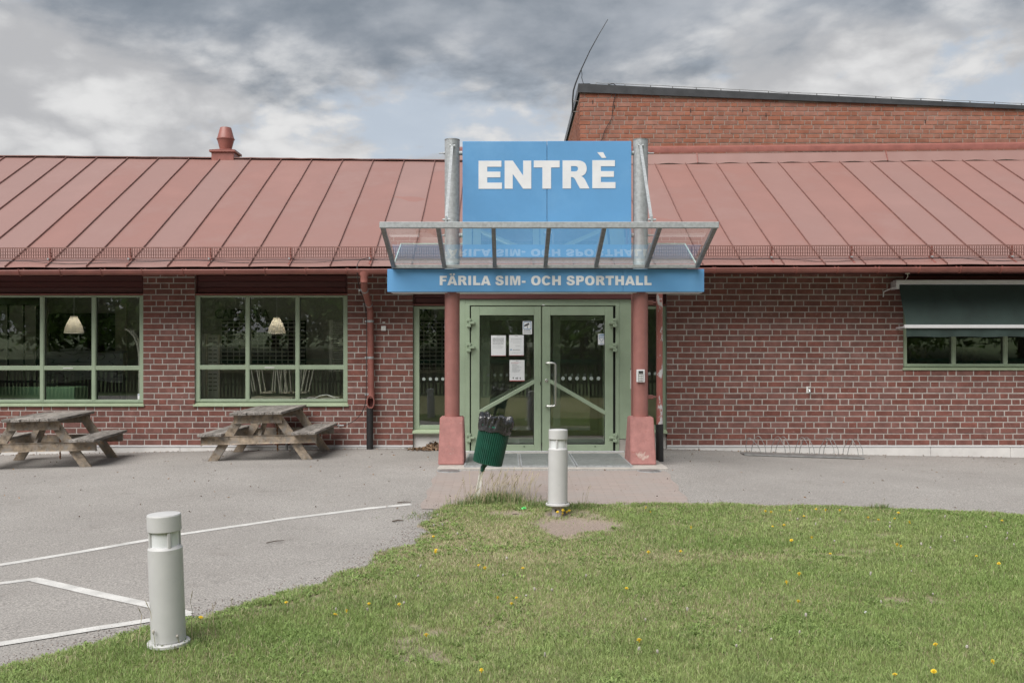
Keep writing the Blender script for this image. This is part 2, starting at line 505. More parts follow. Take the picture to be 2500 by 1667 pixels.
def mat_paving():
    m = bpy.data.materials.new('paving_pink'); m.use_nodes = True
    nt = m.node_tree; N = nt.nodes.new; L = nt.links.new
    b = nt.nodes['Principled BSDF']; b.inputs['Roughness'].default_value = .9; b.inputs['Specular IOR Level'].default_value = .2
    g = N('ShaderNodeNewGeometry')
    mp = N('ShaderNodeMapping'); L(g.outputs['Position'], mp.inputs['Vector'])
    br = N('ShaderNodeTexBrick'); br.inputs['Scale'].default_value = 1.0
    br.inputs['Brick Width'].default_value = .21; br.inputs['Row Height'].default_value = .072; br.inputs['Mortar Size'].default_value = .006
    br.inputs['Color1'].default_value = (.30, .252, .23, 1); br.inputs['Color2'].default_value = (.33, .275, .25, 1)
    br.inputs['Mortar'].default_value = (.285, .238, .21, 1); br.inputs['Mortar Smooth'].default_value = .4
    L(mp.outputs[0], br.inputs['Vector'])
    n = N('ShaderNodeTexNoise'); n.inputs['Scale'].default_value = 2.2; n.inputs['Detail'].default_value = 7
    L(g.outputs['Position'], n.inputs['Vector'])
    mr = N('ShaderNodeMapRange'); mr.inputs['From Min'].default_value = .42; mr.inputs['From Max'].default_value = .70
    L(n.outputs['Fac'], mr.inputs['Value'])
    mx = N('ShaderNodeMix'); mx.data_type = 'RGBA'; ab = [i for i in mx.inputs if i.type == 'RGBA']
    L(mr.outputs[0], mx.inputs['Factor']); L(br.outputs['Color'], ab[0]); ab[1].default_value = (.30, .265, .245, 1)
    L([o for o in mx.outputs if o.type == 'RGBA'][0], b.inputs['Base Color'])
    bp = N('ShaderNodeBump'); bp.inputs['Strength'].default_value = .7; bp.inputs['Distance'].default_value = .006; bp.invert = True
    L(br.outputs['Fac'], bp.inputs['Height']); L(bp.outputs[0], b.inputs['Normal'])
    return m


def mat_attr(name, attr, rough=.8, spec=.3, trans=0.0, bump=0):
    m = bpy.data.materials.new(name); m.use_nodes = True
    nt = m.node_tree; N = nt.nodes.new; L = nt.links.new
    b = nt.nodes['Principled BSDF']; b.inputs['Roughness'].default_value = rough; b.inputs['Specular IOR Level'].default_value = spec
    a = N('ShaderNodeAttribute'); a.attribute_name = attr
    out = a.outputs['Color']
    if bump:
        g = N('ShaderNodeNewGeometry')
        n = N('ShaderNodeTexNoise'); n.inputs['Scale'].default_value = 60; n.inputs['Detail'].default_value = 5; n.inputs['Roughness'].default_value = .7
        L(g.outputs['Position'], n.inputs['Vector'])
        r = N('ShaderNodeMapRange'); r.inputs['From Min'].default_value = .25; r.inputs['From Max'].default_value = .75
        r.inputs['To Min'].default_value = .55; r.inputs['To Max'].default_value = 1.4
        L(n.outputs['Fac'], r.inputs['Value'])
        s = N('ShaderNodeVectorMath'); s.operation = 'SCALE'; L(out, s.inputs[0]); L(r.outputs[0], s.inputs['Scale'])
        out = s.outputs[0]
        bp = N('ShaderNodeBump'); bp.inputs['Strength'].default_value = .8; bp.inputs['Distance'].default_value = .01
        L(n.outputs['Fac'], bp.inputs['Height']); L(bp.outputs[0], b.inputs['Normal'])
    L(out, b.inputs['Base Color'])
    if trans:
        tr = N('ShaderNodeBsdfTranslucent'); L(out, tr.inputs['Color'])
        mx = N('ShaderNodeMixShader'); mx.inputs[0].default_value = trans
        o = nt.nodes['Material Output']
        L(b.outputs[0], mx.inputs[1]); L(tr.outputs[0], mx.inputs[2]); L(mx.outputs[0], o.inputs['Surface'])
    return m


def mat_shade():
    m = bpy.data.materials.new('lamp_shade'); m.use_nodes = True
    nt = m.node_tree; N = nt.nodes.new; L = nt.links.new
    b = nt.nodes['Principled BSDF']; b.inputs['Base Color'].default_value = (.80, .77, .70, 1); b.inputs['Roughness'].default_value = .35
    tr = N('ShaderNodeBsdfTranslucent'); tr.inputs['Color'].default_value = (.74, .71, .65, 1)
    mx = N('ShaderNodeMixShader'); mx.inputs[0].default_value = .4
    L(b.outputs[0], mx.inputs[1]); L(tr.outputs[0], mx.inputs[2]); L(mx.outputs[0], nt.nodes['Material Output'].inputs['Surface'])
    return m


def mat_grain():
    m = bpy.data.materials.new('painted_wood_grain'); m.use_nodes = True
    nt = m.node_tree; N = nt.nodes.new; L = nt.links.new
    b = nt.nodes['Principled BSDF']; b.inputs['Roughness'].default_value = .6
    tc = N('ShaderNodeTexCoord')
    mp = N('ShaderNodeMapping'); mp.inputs['Scale'].default_value = (.8, 1, 3.6)
    L(tc.outputs['Object'], mp.inputs['Vector'])
    n = N('ShaderNodeTexNoise'); n.inputs['Scale'].default_value = 1.3; n.inputs['Detail'].default_value = 1.5
    L(mp.outputs[0], n.inputs['Vector'])
    mu = N('ShaderNodeMath'); mu.operation = 'MULTIPLY'; mu.inputs[1].default_value = 9; L(n.outputs['Fac'], mu.inputs[0])
    fr = N('ShaderNodeMath'); fr.operation = 'FRACT'; L(mu.outputs[0], fr.inputs[0])
    r = N('ShaderNodeValToRGB'); e = r.color_ramp.elements
    e[0].position = 0; e[0].color = (.03, .03, .035, 1); e[1].position = .13; e[1].color = (.34, .35, .38, 1)
    L(fr.outputs[0], r.inputs[0]); L(r.outputs[0], b.inputs['Base Color'])
    return m


M_asphalt = mat_asphalt()
M_paving = mat_paving()
M_soil = mat_attr('lawn_soil', 'tone', .95, .1, bump=1)
M_grass = mat_attr('grass_blades', 'tone', .55, .35, trans=.3)
M_boardgrain = mat_grain()
M_lampshade = mat_shade()
M_marking = pm('road_paint', (.57, .56, .54), .8, .12, 5, .4, 90, coords='World', spots=[(70, .58, .66, (.30, .29, .28)), (7, .60, .78, (.42, .41, .395))])


# ------------------------------------------------------------------ ground, asphalt, paving
def grid_sheet(name, x0, x1, nx, y0, y1, ny, hf, mat, kind='structure', keep=None):
    xs = np.linspace(x0, x1, nx) if not isinstance(nx, np.ndarray) else nx
    ys = np.linspace(y0, y1, ny) if not isinstance(ny, np.ndarray) else ny
    gx, gy = np.meshgrid(xs, ys)
    h = hf(gx, gy)
    vs = np.stack([gx.ravel(), gy.ravel(), h.ravel()], 1)
    a = (np.arange(len(ys) - 1)[:, None] * len(xs) + np.arange(len(xs) - 1)[None, :]).ravel()
    fs = np.stack([a, a + 1, a + 1 + len(xs), a + len(xs)], 1)
    if keep is not None:
        kv = keep(vs[:, 0], vs[:, 1])
        fs = fs[kv[fs].any(axis=1)]
    me = bpy.data.meshes.new(name)
    me.from_pydata(vs.tolist(), [], fs.tolist())
    me.polygons.foreach_set('use_smooth', [True] * len(me.polygons))
    me.materials.append(mat)
    o = bpy.data.objects.new(name, me); COL.objects.link(o)
    if kind: o['kind'] = kind
    return o, vs


M_field = pm('distant_grass', (.10, .135, .045), .9, .3, .5, .5, 8, coords='World', col2=(.065, .10, .03))
gxs = np.unique(np.concatenate([np.linspace(-400, -40, 10), np.linspace(-40, 40, 81), np.linspace(40, 400, 10)]))
gys = np.unique(np.concatenate([np.linspace(-400, -60, 9), np.linspace(-60, 24, 169), np.linspace(24, 60, 10), np.linspace(60, 400, 9)]))
grid_sheet('ground', 0, 0, gxs, 0, 0, gys, lambda x, y: gz(x, y) - .06, M_field)
grid_sheet('asphalt', -30, 30, 241, -6, 15.35, 172, lambda x, y: gz(x, y), M_asphalt)


def ground_strip(name, path, width, mat, dz=.003, kind='structure', parent=None):
    """painted band on the ground along a list of ground points"""
    pts = []
    for a, b in zip(path[:-1], path[1:]):
        n = max(2, int((b - a).length / .15))
        for i in range(n): pts.append(a.lerp(b, i / n))
    pts.append(path[-1])
    m = MB(); vs = []; fs = []
    for i, p in enumerate(pts):
        d = (pts[min(i + 1, len(pts) - 1)] - pts[max(0, i - 1)]); d.z = 0; d.normalize()
        s = Vector((-d.y, d.x, 0))
        for k in (-1, 1):
            q = p + s * (k * width / 2 * (1 + random.uniform(-.05, .05))); vs.append((q.x, q.y, float(gz(q.x, q.y)) + dz))
    for i in range(len(pts) - 1): fs.append((2 * i, 2 * i + 2, 2 * i + 3, 2 * i + 1))
    m.add(vs, fs)
    return m.build(name, mat, parent, kind=kind)


ground_strip('parking_line', [G(-140, 1400), G(0, 1379), G(180, 1350), G(441, 1304), G(700, 1266), G(900, 1241), G(1003, 1231)], .085, M_marking)
ground_strip('parking_line', [G(-140, 1433), G(0, 1424), G(82, 1414)], .075, M_marking)
ground_strip('parking_line', [G(76, 1413), G(220, 1446), G(380, 1481), G(462, 1499)], .095, M_marking, dz=.0042)
ground_strip('parking_line', [G(-140, 1596), G(0, 1573), G(240, 1534), G(466, 1499)], .085, M_marking, dz=.0055)

# paving in front of the entrance
pv = [G(1067, 1150), G(1026, 1243), G(1694, 1243), G(1626, 1150)]
m = MB(); n = 24; nn = 16
for j in range(nn + 1):
    for i in range(n + 1):
        a = pv[0].lerp(pv[1], j / nn); b = pv[3].lerp(pv[2], j / nn)
        q = a.lerp(b, i / n)
        m.v.append(Vector((q.x + (.02 * math.sin(9 * q.y) if i in (0, n) else 0), q.y, float(gz(q.x, q.y)) + .005)))
for j in range(nn):
    for i in range(n):
        a = j * (n + 1) + i; m.f.append((a, a + n + 1, a + n + 2, a + 1))
m.build('paving', M_paving, kind='structure')
# concrete apron under the door and the posts
YD = 14.46          # front of the entrance doors
m = MB(); m.bbox((X(1068, 12.5), 12.50, -.2), (X(1632, 12.5), 14.60, .012), .008)
m.build('entrance_slab', M_conc, kind='structure')
xg = [X(1131, 12.56), X(1270, 12.56), X(1407, 12.56), X(1546, 12.56)]
GL = ['left hand galvanised doormat grating, next to the left red post', 'middle galvanised doormat grating in front of the door handles', 'right hand galvanised doormat grating, next to the right red post']
for i in range(3):
    x0, x1 = xg[i] + .006, xg[i + 1] - .006
    t = thing('doormat_grating', GL[i], 'grating', ((x0 + x1) / 2, 13.3, .012), 'doormat gratings')
    m = MB()
    m.box((x0, 12.56, .013), (x1, 12.585, .034)); m.box((x0, 14.08, .013), (x1, 14.105, .034))
    m.box((x0, 12.585, .013), (x0 + .02, 14.08, .034)); m.box((x1 - .02, 12.585, .013), (x1, 14.08, .034))
    m.build('rim', M_galv, t)
    m = MB(); y = 12.60
    while y < 14.07:
        m.box((x0 + .02, y, .014), (x1 - .02, y + .012, .031)); y += .030
    xx = x0 + .05
    while xx < x1 - .03:
        m.box((xx, 12.585, .014), (xx + .006, 14.08, .0295)); xx += .036
    m.build('bars', M_grate, t, kind='stuff')
# two round inspection covers
for (u, v, lab) in ((1096, 1150, 'round steel ground cover in front of the left red post'), (1585, 1150, 'round steel ground cover in front of the right red post')):
    g = G(u, v)
    t = thing('ground_cover', lab, 'cover', (g.x, g.y, g.z), 'ground covers')
    MB().lathe([(.0, .012), (.115, .014), (.13, .010), (.132, -.01)], 24, Matrix.Translation(g), cap=False).build('lid', M_galv_dark, t, smooth=40)
    MB().lathe([(.137, -.01), (.137, .008), (.15, .007), (.152, -.01)], 24, Matrix.Translation(g), cap=False).build('rim', M_galv, t, smooth=40)

# ------------------------------------------------------------------ the low building
YW = 15.20
bld = thing('entrance_building', 'long low brick building with red sheet roof and green window frames', 'building', (0, YW, 0))
xA0, xA1 = X(-29, YW), X(349.5, YW)
xB0, xB1 = X(475, YW), X(848.5, YW)
xE0, xE1 = X(1008, YW), X(1628, YW)
xC0, xC1 = X(2205.5, YW), X(2583, YW)
XL, XR = -10.6, 10.6
ZB0 = .05; ZT = 2.74
zA, zC = Z(992, YW), Z(903, YW)
COURSE = .0884


def fill_spans(z):
    """solid stretches of the facade at height z"""
    holes = [(xE0, xE1)]
    if z > zA: holes += [(xA0, xA1), (xB0, xB1)]
    if z > zC: holes += [(xC0, xC1)]
    holes.sort(); out = []; c = XL
    for a, b in holes:
        out.append((c, a)); c = b
    out.append((c, XR))
    return out


wall = MB()
for (a, b) in fill_spans(ZB0 + .01): wall.box((a, YW + .0055, ZB0 - .01), (b, YW + .30, zA - .001))
for (a, b) in fill_spans(zA + .01):
    wall.box((a, YW + .0055, zA - .001), (b, YW + .30, zC - .002))
for (a, b) in fill_spans(zC + .01): wall.box((a, YW + .0055, zC - .002), (b, YW + .30, ZT + .12))
wall = wall.build('brick_wall', M_mortar, bld)


def brick_shape(ln, h, dep=.03, j=.0):
    """brick face standing proud of the joints, edges a little worn"""
    c = .0045
    r = lambda: random.uniform(-j, j)
    vs = [(0, dep, 0), (ln, dep, 0), (ln, dep, h), (0, dep, h),
          (0, c, 0), (ln, c, 0), (ln, c, h), (0, c, h)]
    vs = [Vector((x + r(), y, z + r())) for x, y, z in vs]
    fr = [(c, 0, c), (ln - c, 0, c), (ln - c, 0, h - c), (c, 0, h - c)]
    vs += [Vector((x + r(), y + random.uniform(0, j), z + r())) for x, y, z in fr]
    fs = [(8, 9, 10, 11), (4, 5, 9, 8), (5, 6, 10, 9), (6, 7, 11, 10), (7, 4, 8, 11), (0, 1, 5, 4), (1, 2, 6, 5), (2, 3, 7, 6), (3, 0, 4, 7)]
    return vs, fs


ST, HD, JT = .2470, .1150, .0160
BH = COURSE - .0155


def lay(spans_at, z0, z1, y, seed):
    """list of bricks (x, z, length, kind) in runs of two stretchers and a header"""
    rr = random.Random(seed); out = []; row = 0; z = z0
    per = 2 * ST + HD + 3 * JT
    while z + BH <= z1 + .001:
        zz = z + rr.uniform(-.0015, .0015)
        for (a, b) in spans_at(z + BH / 2):
            x = a - ((row * .195 + rr.uniform(-.012, .012) + abs(a) * 3.7) % per); k = 0; start = a
            while x < b - .01:
                ln = (HD if k % 3 == 2 else ST) + rr.uniform(-.003, .003); k += 1
                x1 = x + ln
                if x1 - start < .055: x = x1 + JT; continue      # too small a closer: joined to the next brick
                if b - x1 < .07: x1 = b
                x0 = max(x, start) if start == a else x
                if start == a and x > a: x0 = a
                w_ = x1 - x0
                kind = 's' if abs(w_ - ST) < .006 else ('h' if abs(w_ - HD) < .006 else 'c')
                out.append((x0, zz, w_, kind)); start = None if start is None else -1e9
                x = x1 + JT
        z += COURSE; row += 1
    return out


def make_bricks(bricks, y, score, mat, parent, nmax=300, jit=.0016):
    S = []; H = []
    off = ROOT[parent.name]
    for i in range(6):
        for lst, ln in ((S, ST), (H, HD)):
            vs, fs = brick_shape(ln, BH, j=jit)
            me = bpy.data.meshes.new('brick'); me.from_pydata([q[:] for q in vs], [], fs); me.materials.append(mat); lst.append(me)
    cand = sorted([b for b in bricks if b[3] in 'sh' and score(b) is not None], key=score)[:nmax]
    ids = set(id(b) for b in cand)
    rest = MB()
    for b in bricks:
        dy = random.uniform(-.002, .0015)
        if id(b) in ids:
            o = bpy.data.objects.new('brick', random.choice(S if b[3] == 's' else H)); COL.objects.link(o)
            o.parent = parent; o.location = (b[0] - off[0], y + dy - off[1], b[1] - off[2])
        else:
            vs, fs = brick_shape(b[2], BH, j=jit)
            rest.add([q + Vector((b[0], y + dy, b[1])) for q in vs], fs)
    o = rest.build('bricks', mat, parent, kind='stuff')
    return o


bl = lay(fill_spans, ZB0, ZT, YW, 5)


def score_main(b):
    x, z, ln, k = b
    if k != 's': return None
    u = CX + x * F / YW
    if not (880 < u < 1000 or 1640 < u < 2180): return None
    if z > 2.25 or (880 < u < 925): return None
    return abs(x - 1.0) + .2 * abs(z - 1.2)


make_bricks(bl, YW, score_main, M_brick, wall)

# plinth under the brickwork: rendered panels with joints and a white drip edge
plinth = MB(); plinth.box((XL, YW + .015, -.35), (xE0, YW + .2, .015)); plinth.box((xE1, YW + .015, -.35), (XR, YW + .2, .015))
plinth = plinth.build('plinth', M_conc, bld)
jl = [XL] + [X(u, YW) for u in (-60, 90, 440, 640, 815)] + [xE0]
jr = [xE1] + [X(u, YW) for u in (1706, 2272, 2467)] + [XR]
for js in (jl, jr):
    for a, b in zip(js[:-1], js[1:]):
        MB().bbox((a + .003, YW - .008, -.34), (b - .003, YW + .014, .018), .003).build('plinth_panel', M_plinth, plinth)
    MB().bbox((js[0], YW - .018, .020), (js[-1], YW + .009, .042), .003).build('drip_edge', M_alu, plinth)

# ---- roof: single sheets with standing seams
YE, YR = 14.40, 19.13
SP = .588


def zeave(x): return 2.70 + .0032 * x
def zridge(x): return (5.13 - .0098 * x) if x < 1.6 else (5.055 + .0112 * x)


seams = [-7.28 + SP * k for k in range(-6, 17)] + [2.82 + .59 * k for k in range(0, 14)]
seams = [s for s in seams if s < 2.4] + [s for s in seams if s > 2.7]
roof = MB()
roof.add([(XL, YE + .03, zeave(XL) - .06), (XR, YE + .03, zeave(XR) - .06), (XR, YR, zridge(XR) - .06), (1.6, YR, zridge(1.61) - .06), (1.59, YR, zridge(1.5) - .06), (XL, YR, zridge(XL) - .06)], [(0, 1, 2, 3, 4, 5)])
roof.add([(XL, YR, zridge(XL) - .06), (1.3, YR, zridge(1.3) - .06), (1.3, YR + 4.6, 2.7), (XL, YR + 4.6, 2.7)], [(0, 1, 2, 3)])
roof = roof.build('roof', M_roof, bld)


def roof_pt(x, t, up=0.0):
    """t = 0 at the eave, 1 at the ridge; the lowest strip is flatter"""
    Y = YE + (YR - YE) * t
    z = zeave(x) + (zridge(x) - zeave(x)) * t
    if t < .05: z += .012 * (1 - t / .05)
    return Vector((x, Y, z + up))


edges = [XL] + seams + [XR]
for a, b in zip(edges[:-1], edges[1:]):
    m = MB(); nt = [0, .02, .05, .12, .22, .34, .46, .58, .7, .82, .92, 1]; nx = 4
    ph = random.uniform(0, 6)
    for t in nt:
        for i in range(nx + 1):
            x = a + .002 + (b - a - .004) * i / nx
            wob = .004 * math.sin(ph + 9 * t) * math.sin(math.pi * i / nx) + random.uniform(-.0012, .0012)
            m.v.append(roof_pt(x, t, wob))
    for j in range(len(nt) - 1):
        for i in range(nx):
            k = j * (nx + 1) + i; m.f.append((k, k + 1, k + nx + 2, k + nx + 1))
    o = m.build('roof_sheet', M_roof, roof, smooth=60)
for s in seams:
    m = MB()
    pts = [roof_pt(s + random.uniform(-.004, .004), t, .014) for t in (0, .02, .05, .15, .3, .45, .6, .75, .9, 1.0)]
    for p, q in zip(pts[:-1], pts[1:]): m.bar(p, q, .011, .028)
    m.build('standing_seam', M_seam, roof)
# ridge cap of the free part and folded flashing against the hall
pts = [Vector((x, YR, zridge(x) + .004 + random.uniform(-.004, .006))) for x in np.arange(XL, 1.3, .19)]
m = MB()
for p, q in zip(pts[:-1], pts[1:]): m.bar(p, q, .16, .018)
m.build('ridge_cap', M_seam, roof)
xf0 = X(1122, 19.3)
m = MB(); vs = []; fs = []
xsf = np.arange(xf0, XR + .05, .1)
for i, x in enumerate(xsf):
    zz = zridge(max(x, 1.62))
    wv = .012 * math.sin(2 * math.pi * x / SP)
    vs += [(x, YR - .05, zz - .01 + wv), (x, YR + .06, zz + .20), (x, YR + .13, zz + .205)]
    if i:
        o_ = 3 * i; fs += [(o_ - 3, o_, o_ + 1, o_ - 2), (o_ - 2, o_ + 1, o_ + 2, o_ - 1)]
m.add(vs, fs); m.build('flashing', M_roof, roof, smooth=50)
m = MB(); prev = None
for i in range(len(xsf) - 1):
    x, x2 = xsf[i], xsf[i + 1]
    z1, z2 = zridge(max(x, 1.62)), zridge(max(x2, 1.62))
    vs = [(x, YR + .045, z1 + .215), (x2, YR + .045, z2 + .215), (x2, YR + .04, z2 + .235), (x, YR + .04, z1 + .235),
          (x, YR + .30, z1 + .40), (x2, YR + .30, z2 + .40), (x, YR + .05, z1 + .32), (x2, YR + .05, z2 + .32)]
    m.add(vs, [(0, 1, 2, 3), (3, 2, 7, 6), (6, 7, 5, 4)])
m.build('flashing_cap', M_gutter, roof, smooth=30)
for u in (1703, 2166):
    x = X(u, 19.1); zz = zridge(x)
    MB().bar((x, YR - .055, zz), (x, YR + .05, zz + .205), .014, .03).build('flashing_fold', M_gutter, roof)

# ---- eaves: fascia, soffit, gutter with brackets, snow guard
m = MB()
m.box((XL, YE + .06, 2.615), (XR, YE + .09, 2.665))
m.box((XL, YE + .09, 2.655), (XR, YW + .2, 2.672))
m.build('eaves_board', M_soffit, bld)
gut = MB()
prof = [(.062 * math.cos(a), .062 * math.sin(a)) for a in np.linspace(math.pi, 2 * math.pi, 11)]
yg = YE - .055
for (x0, x1) in ((XL, X(946, 13.9)), (X(1690, 13.9), XR)):
    zs = [2.655 + .0032 * x0, 2.655 + .0032 * x1]
    o_ = len(gut.v)
    for (x, zz) in ((x0, zs[0]), (x1, zs[1])):
        for (dy, dz) in prof: gut.v.append(Vector((x, yg + dy, zz + dz)))
        for (dy, dz) in prof[::-1]: gut.v.append(Vector((x, yg + dy * .94, zz + dz * .94)))
    k = 2 * len(prof)
    for i in range(k): gut.f.append((o_ + i, o_ + (i + 1) % k, o_ + k + (i + 1) % k, o_ + k + i))
    gut.tube([(x0, yg - .062, zs[0]), (x1, yg - .062, zs[1])], .009, 8)
gut = gut.build('gutter', M_gutter, bld, smooth=40)
for s in [X(47, 14.3) + SP * k for k in range(-6, 27)]:
    if X(940, 14.2) < s < X(1690, 13.9) or not XL < s < XR: continue
    zz = 2.655 + .0032 * s
    m = MB(); arc = [(s, yg + .068 * math.cos(a), zz + .068 * math.sin(a)) for a in np.linspace(math.pi * .95, 2 * math.pi, 9)]
    arc = [(s, yg - .07, zz + .02)] + arc + [(s, yg + .1, zz + .05)]
    for p, q in zip(arc[:-1], arc[1:]): m.bar(p, q, .022, .004, up=(1, 0, 0))
    for p, q in zip(arc[:-1], arc[1:]): m.bar(p, q, .004, .022, up=(1, 0, 0))
    m.build('gutter_bracket', M_gutter, gut)

guard = MB()
yq = 14.60


def guard_z(x): return zeave(x) + (zridge(x) - zeave(x)) * ((yq - YE) / (YR - YE)) + .055


sp_g = (XL, XR)
for k, (dz, th) in enumerate(((0, .012), (.048, .009), (.096, .009), (.146, .016))):
    guard.bar((XL, yq - dz * .25, guard_z(XL) + dz), (XR, yq - dz * .25, guard_z(XR) + dz), .006, th)
x = XL + .02
while x < XR:
    zz = guard_z(x)
    guard.box((x - .0055, yq - .005, zz + .003), (x + .0055, yq + .003, zz + .145), Matrix.Rotation(0, 3, 'X')); x += .0345
snow = guard.build('snow_guard', M_seam, bld)
for s in seams[::2] if True else seams:
    pass
sg = [X(318, 14.6) + 2 * SP * k for k in range(-4, 14)]
for s in sg:
    if not XL < s < XR: continue
    zz = guard_z(s)
    m = MB()
    m.bar((s, yq + .01, zz - .07), (s, yq + .005, zz + .15), .018, .03)
    m.bar((s, yq - .12, zz - .115), (s, yq + .1, zz - .005), .03, .02)
    m.bar((s, yq + .09, zz - .01), (s, yq + .01, zz + .1), .012, .02)
    m.build('bracket', M_gutter, snow)
    MB().lathe([(0, -.02), (.013, -.02), (.013, .02), (0, .02)], 8, Matrix.Translation((s - .012, yq - .03, zz - .015)) @ Matrix.Rotation(R(90), 4, 'X'), cap=False).build('bolt', M_galv, snow)

# ---- windows
def window(x0, x1, zs, zf, ztop, mull, trans, y, name='window'):
    """mullioned window: frame bars, panes, sloping sill"""
    fw = .068
    fr = MB()
    fr.bbox((x0, y, zf), (x0 + fw, y + .09, ztop), .006); fr.bbox((x1 - fw, y, zf), (x1, y + .09, ztop), .006)
    fr.bbox((x0 + fw, y + .001, ztop - .028), (x1 - fw, y + .09, ztop), .006); fr.bbox((x0 + fw, y + .001, zf), (x1 - fw, y + .09, zf + .045), .006)
    fo = fr.build(name, M_green, bld)
    xs = [x0 + fw] + mull + [x1 - fw]
    for mx in mull: MB().bbox((mx - .033, y - .004, zf + .012), (mx + .033, y + .085, ztop - .012), .012).build('mullion', M_green, fo)
    zs_l = [zf + .045] + ([trans] if trans else []) + [ztop - .028]
    for i in range(len(xs) - 1):
        a = xs[i] + (.033 if i else 0); b = xs[i + 1] - (.033 if i < len(xs) - 2 else 0)
        if trans: MB().bbox((a - .02, y + .003, trans - .036), (b + .02, y + .085, trans + .036), .010).build('transom', M_green, fo)
        for j in range(len(zs_l) - 1):
            c = zs_l[j] + (.036 if j else 0); d = zs_l[j + 1] - (.036 if j < len(zs_l) - 2 else 0)
            c += 0; yy = y + .05
            tl = random.uniform(-.0012, .0012); t2 = random.uniform(-.0012, .0012)
            m = MB(); m.add([(a - .01, yy, c - .01), (b + .01, yy + tl, c - .01), (b + .01, yy + tl + t2, d + .01), (a - .01, yy + t2, d + .01)], [(0, 1, 2, 3)])
            m.build('pane', M_glass, fo)
            g = MB(); w = .007
            g.box((a, y + .036, c), (a + w, y + .05, d)); g.box((b - w, y + .036, c), (b, y + .05, d))
            g.build('gasket', M_dark, fo)
    m = MB()
    m.add([(x0 - .02, y - .06, zs), (x1 + .02, y - .06, zs), (x1 + .02, y - .06, zs + .022), (x0 - .02, y - .06, zs + .022), (x1 + .02, y + .03, zf - .002), (x0 - .02, y + .03, zf - .002), (x0 - .02, y + .03, zs), (x1 + .02, y + .03, zs)],
          [(0, 1, 2, 3), (3, 2, 4, 5), (0, 3, 5, 6), (1, 7, 4, 2), (0, 6, 7, 1)])
    m.build('sill', M_sill, fo)
    return fo


yF = YW + .035
zTop = Z(720.7, YW)
wA = window(xA0 + .003, xA1 - .003, zA, Z(983, YW), zTop, [X(99.4, YW), X(226, YW)], Z(898.5, YW), yF)
wA['label'] = 'green framed window with a cream lamp and a green box behind it'
wB = window(xB0 + .003, xB1 - .003, zA, Z(981.5, YW), zTop, [X(602.8, YW), X(725, YW)], Z(896.8, YW), yF)
wB['label'] = 'green framed window with stacked chairs behind it'
wC = window(xC0 + .003, xC1 - .003, zC, Z(895, YW), zTop, [X(2331.6, YW), X(2458.5, YW)], None, yF)
wC['label'] = 'green framed window half covered by the dark awning'
for (u, v, par) in ((166, 898.5, wA), (658, 896.8, wB)):
    p = P(u, v, yF - .003)
    MB().box((p.x - .075, yF - .004, p.z - .008), (p.x + .075, yF + .002, p.z + .006)).build('vent_slot', M_white_pl, par)

# boards and flashing over the openings
for (a, b, z0) in ((xA0, xA1, zTop), (xB0, xB1, zTop), (xC0, xC1, zTop), (xE0, xE1, Z(746, YW))):
    t = MB().box((a, YW + .14, z0), (b, YW + .17, 2.655)).build('lintel_cladding', M_soffit, bld)
    z = z0 + .035
    while z < 2.63:
        h = min(.092, 2.655 - z)
        MB().bbox((a + .03, YW + .055 + random.uniform(0, .004), z), (b - .03, YW + .08, z + h - .004), .006).build('board', M_wood_red, t); z += .092
    MB().bbox((a, YW + .045, z0 + .028), (a + .028, YW + .12, 2.652), .004).build('side_trim', M_wood_red, t)
    MB().bbox((b - .028, YW + .045, z0 + .028), (b, YW + .12, 2.652), .004).build('side_trim', M_wood_red, t)
    MB().bbox((a + .002, YW + .005, z0 + .004), (b - .002, YW + .07, z0 + .024), .003).build('head_flashing', M_gutter, t)

# ---- interior rooms behind the glass
YB = 19.0
room = MB()
room.add([(XL, YW + .30, -.02), (XR, YW + .30, -.02), (XR, YB, -.02), (XL, YB, -.02)], [(0, 1, 2, 3)])
room.build('floor', M_floor_in, kind='structure')
room = MB(); room.add([(XL, YW + .30, 2.56), (XR, YW + .30, 2.56), (XR, YB, 2.56), (XL, YB, 2.56)], [(3, 2, 1, 0)])
room.build('ceiling', M_ceil, kind='structure')
wl = MB(); wl.box((XL, YB, -.02), (XR, YB + .2, 2.56)); wl.box((XL - .1, YW + .3, -.02), (XL, YB, 2.56)); wl.box((XR, YW + .3, -.02), (XR + .1, YB, 2.56))
wl.build('wall_back', M_room, kind='structure')

# ---- downpipes belonging to the building
dp = MB()
yp = 15.10
pA = P(889, 666, yg); pB = P(889, 703, 14.50); pC = P(903.5, 752, yp); pD = P(906, 962, yp)
dp.tube([pA + Vector((0, 0, -.06)), pB, pB.lerp(pC, .08), pC.lerp(pB, .06), pC + Vector((.003, 0, -.05)), pD], .049, 16)
dp = dp.build('downpipe', M_gutter, bld, smooth=40)
dp['label'] = 'red downpipe beside the window, with a black foot pipe'
MB().lathe([(.050, -.13), (.052, -.04), (.075, .0), (.076, .06)], 16, Matrix.Translation((pA.x, yg, 2.60)) @ Matrix.Diagonal((1.1, .8, 1, 1)), cap=False).build('funnel', M_gutter, dp, smooth=40)
MB().tube([pD + Vector((0, 0, .04)), pD + Vector((0, 0, .02)), pD + Vector((0, -.005, -.02)), pD + Vector((0, -.005, -.06))], [.055, .056, .056, .056], 16).build('collar', M_gutter, dp, smooth=40)
m = MB()   # open shoe
c = P(906, 981, yp)
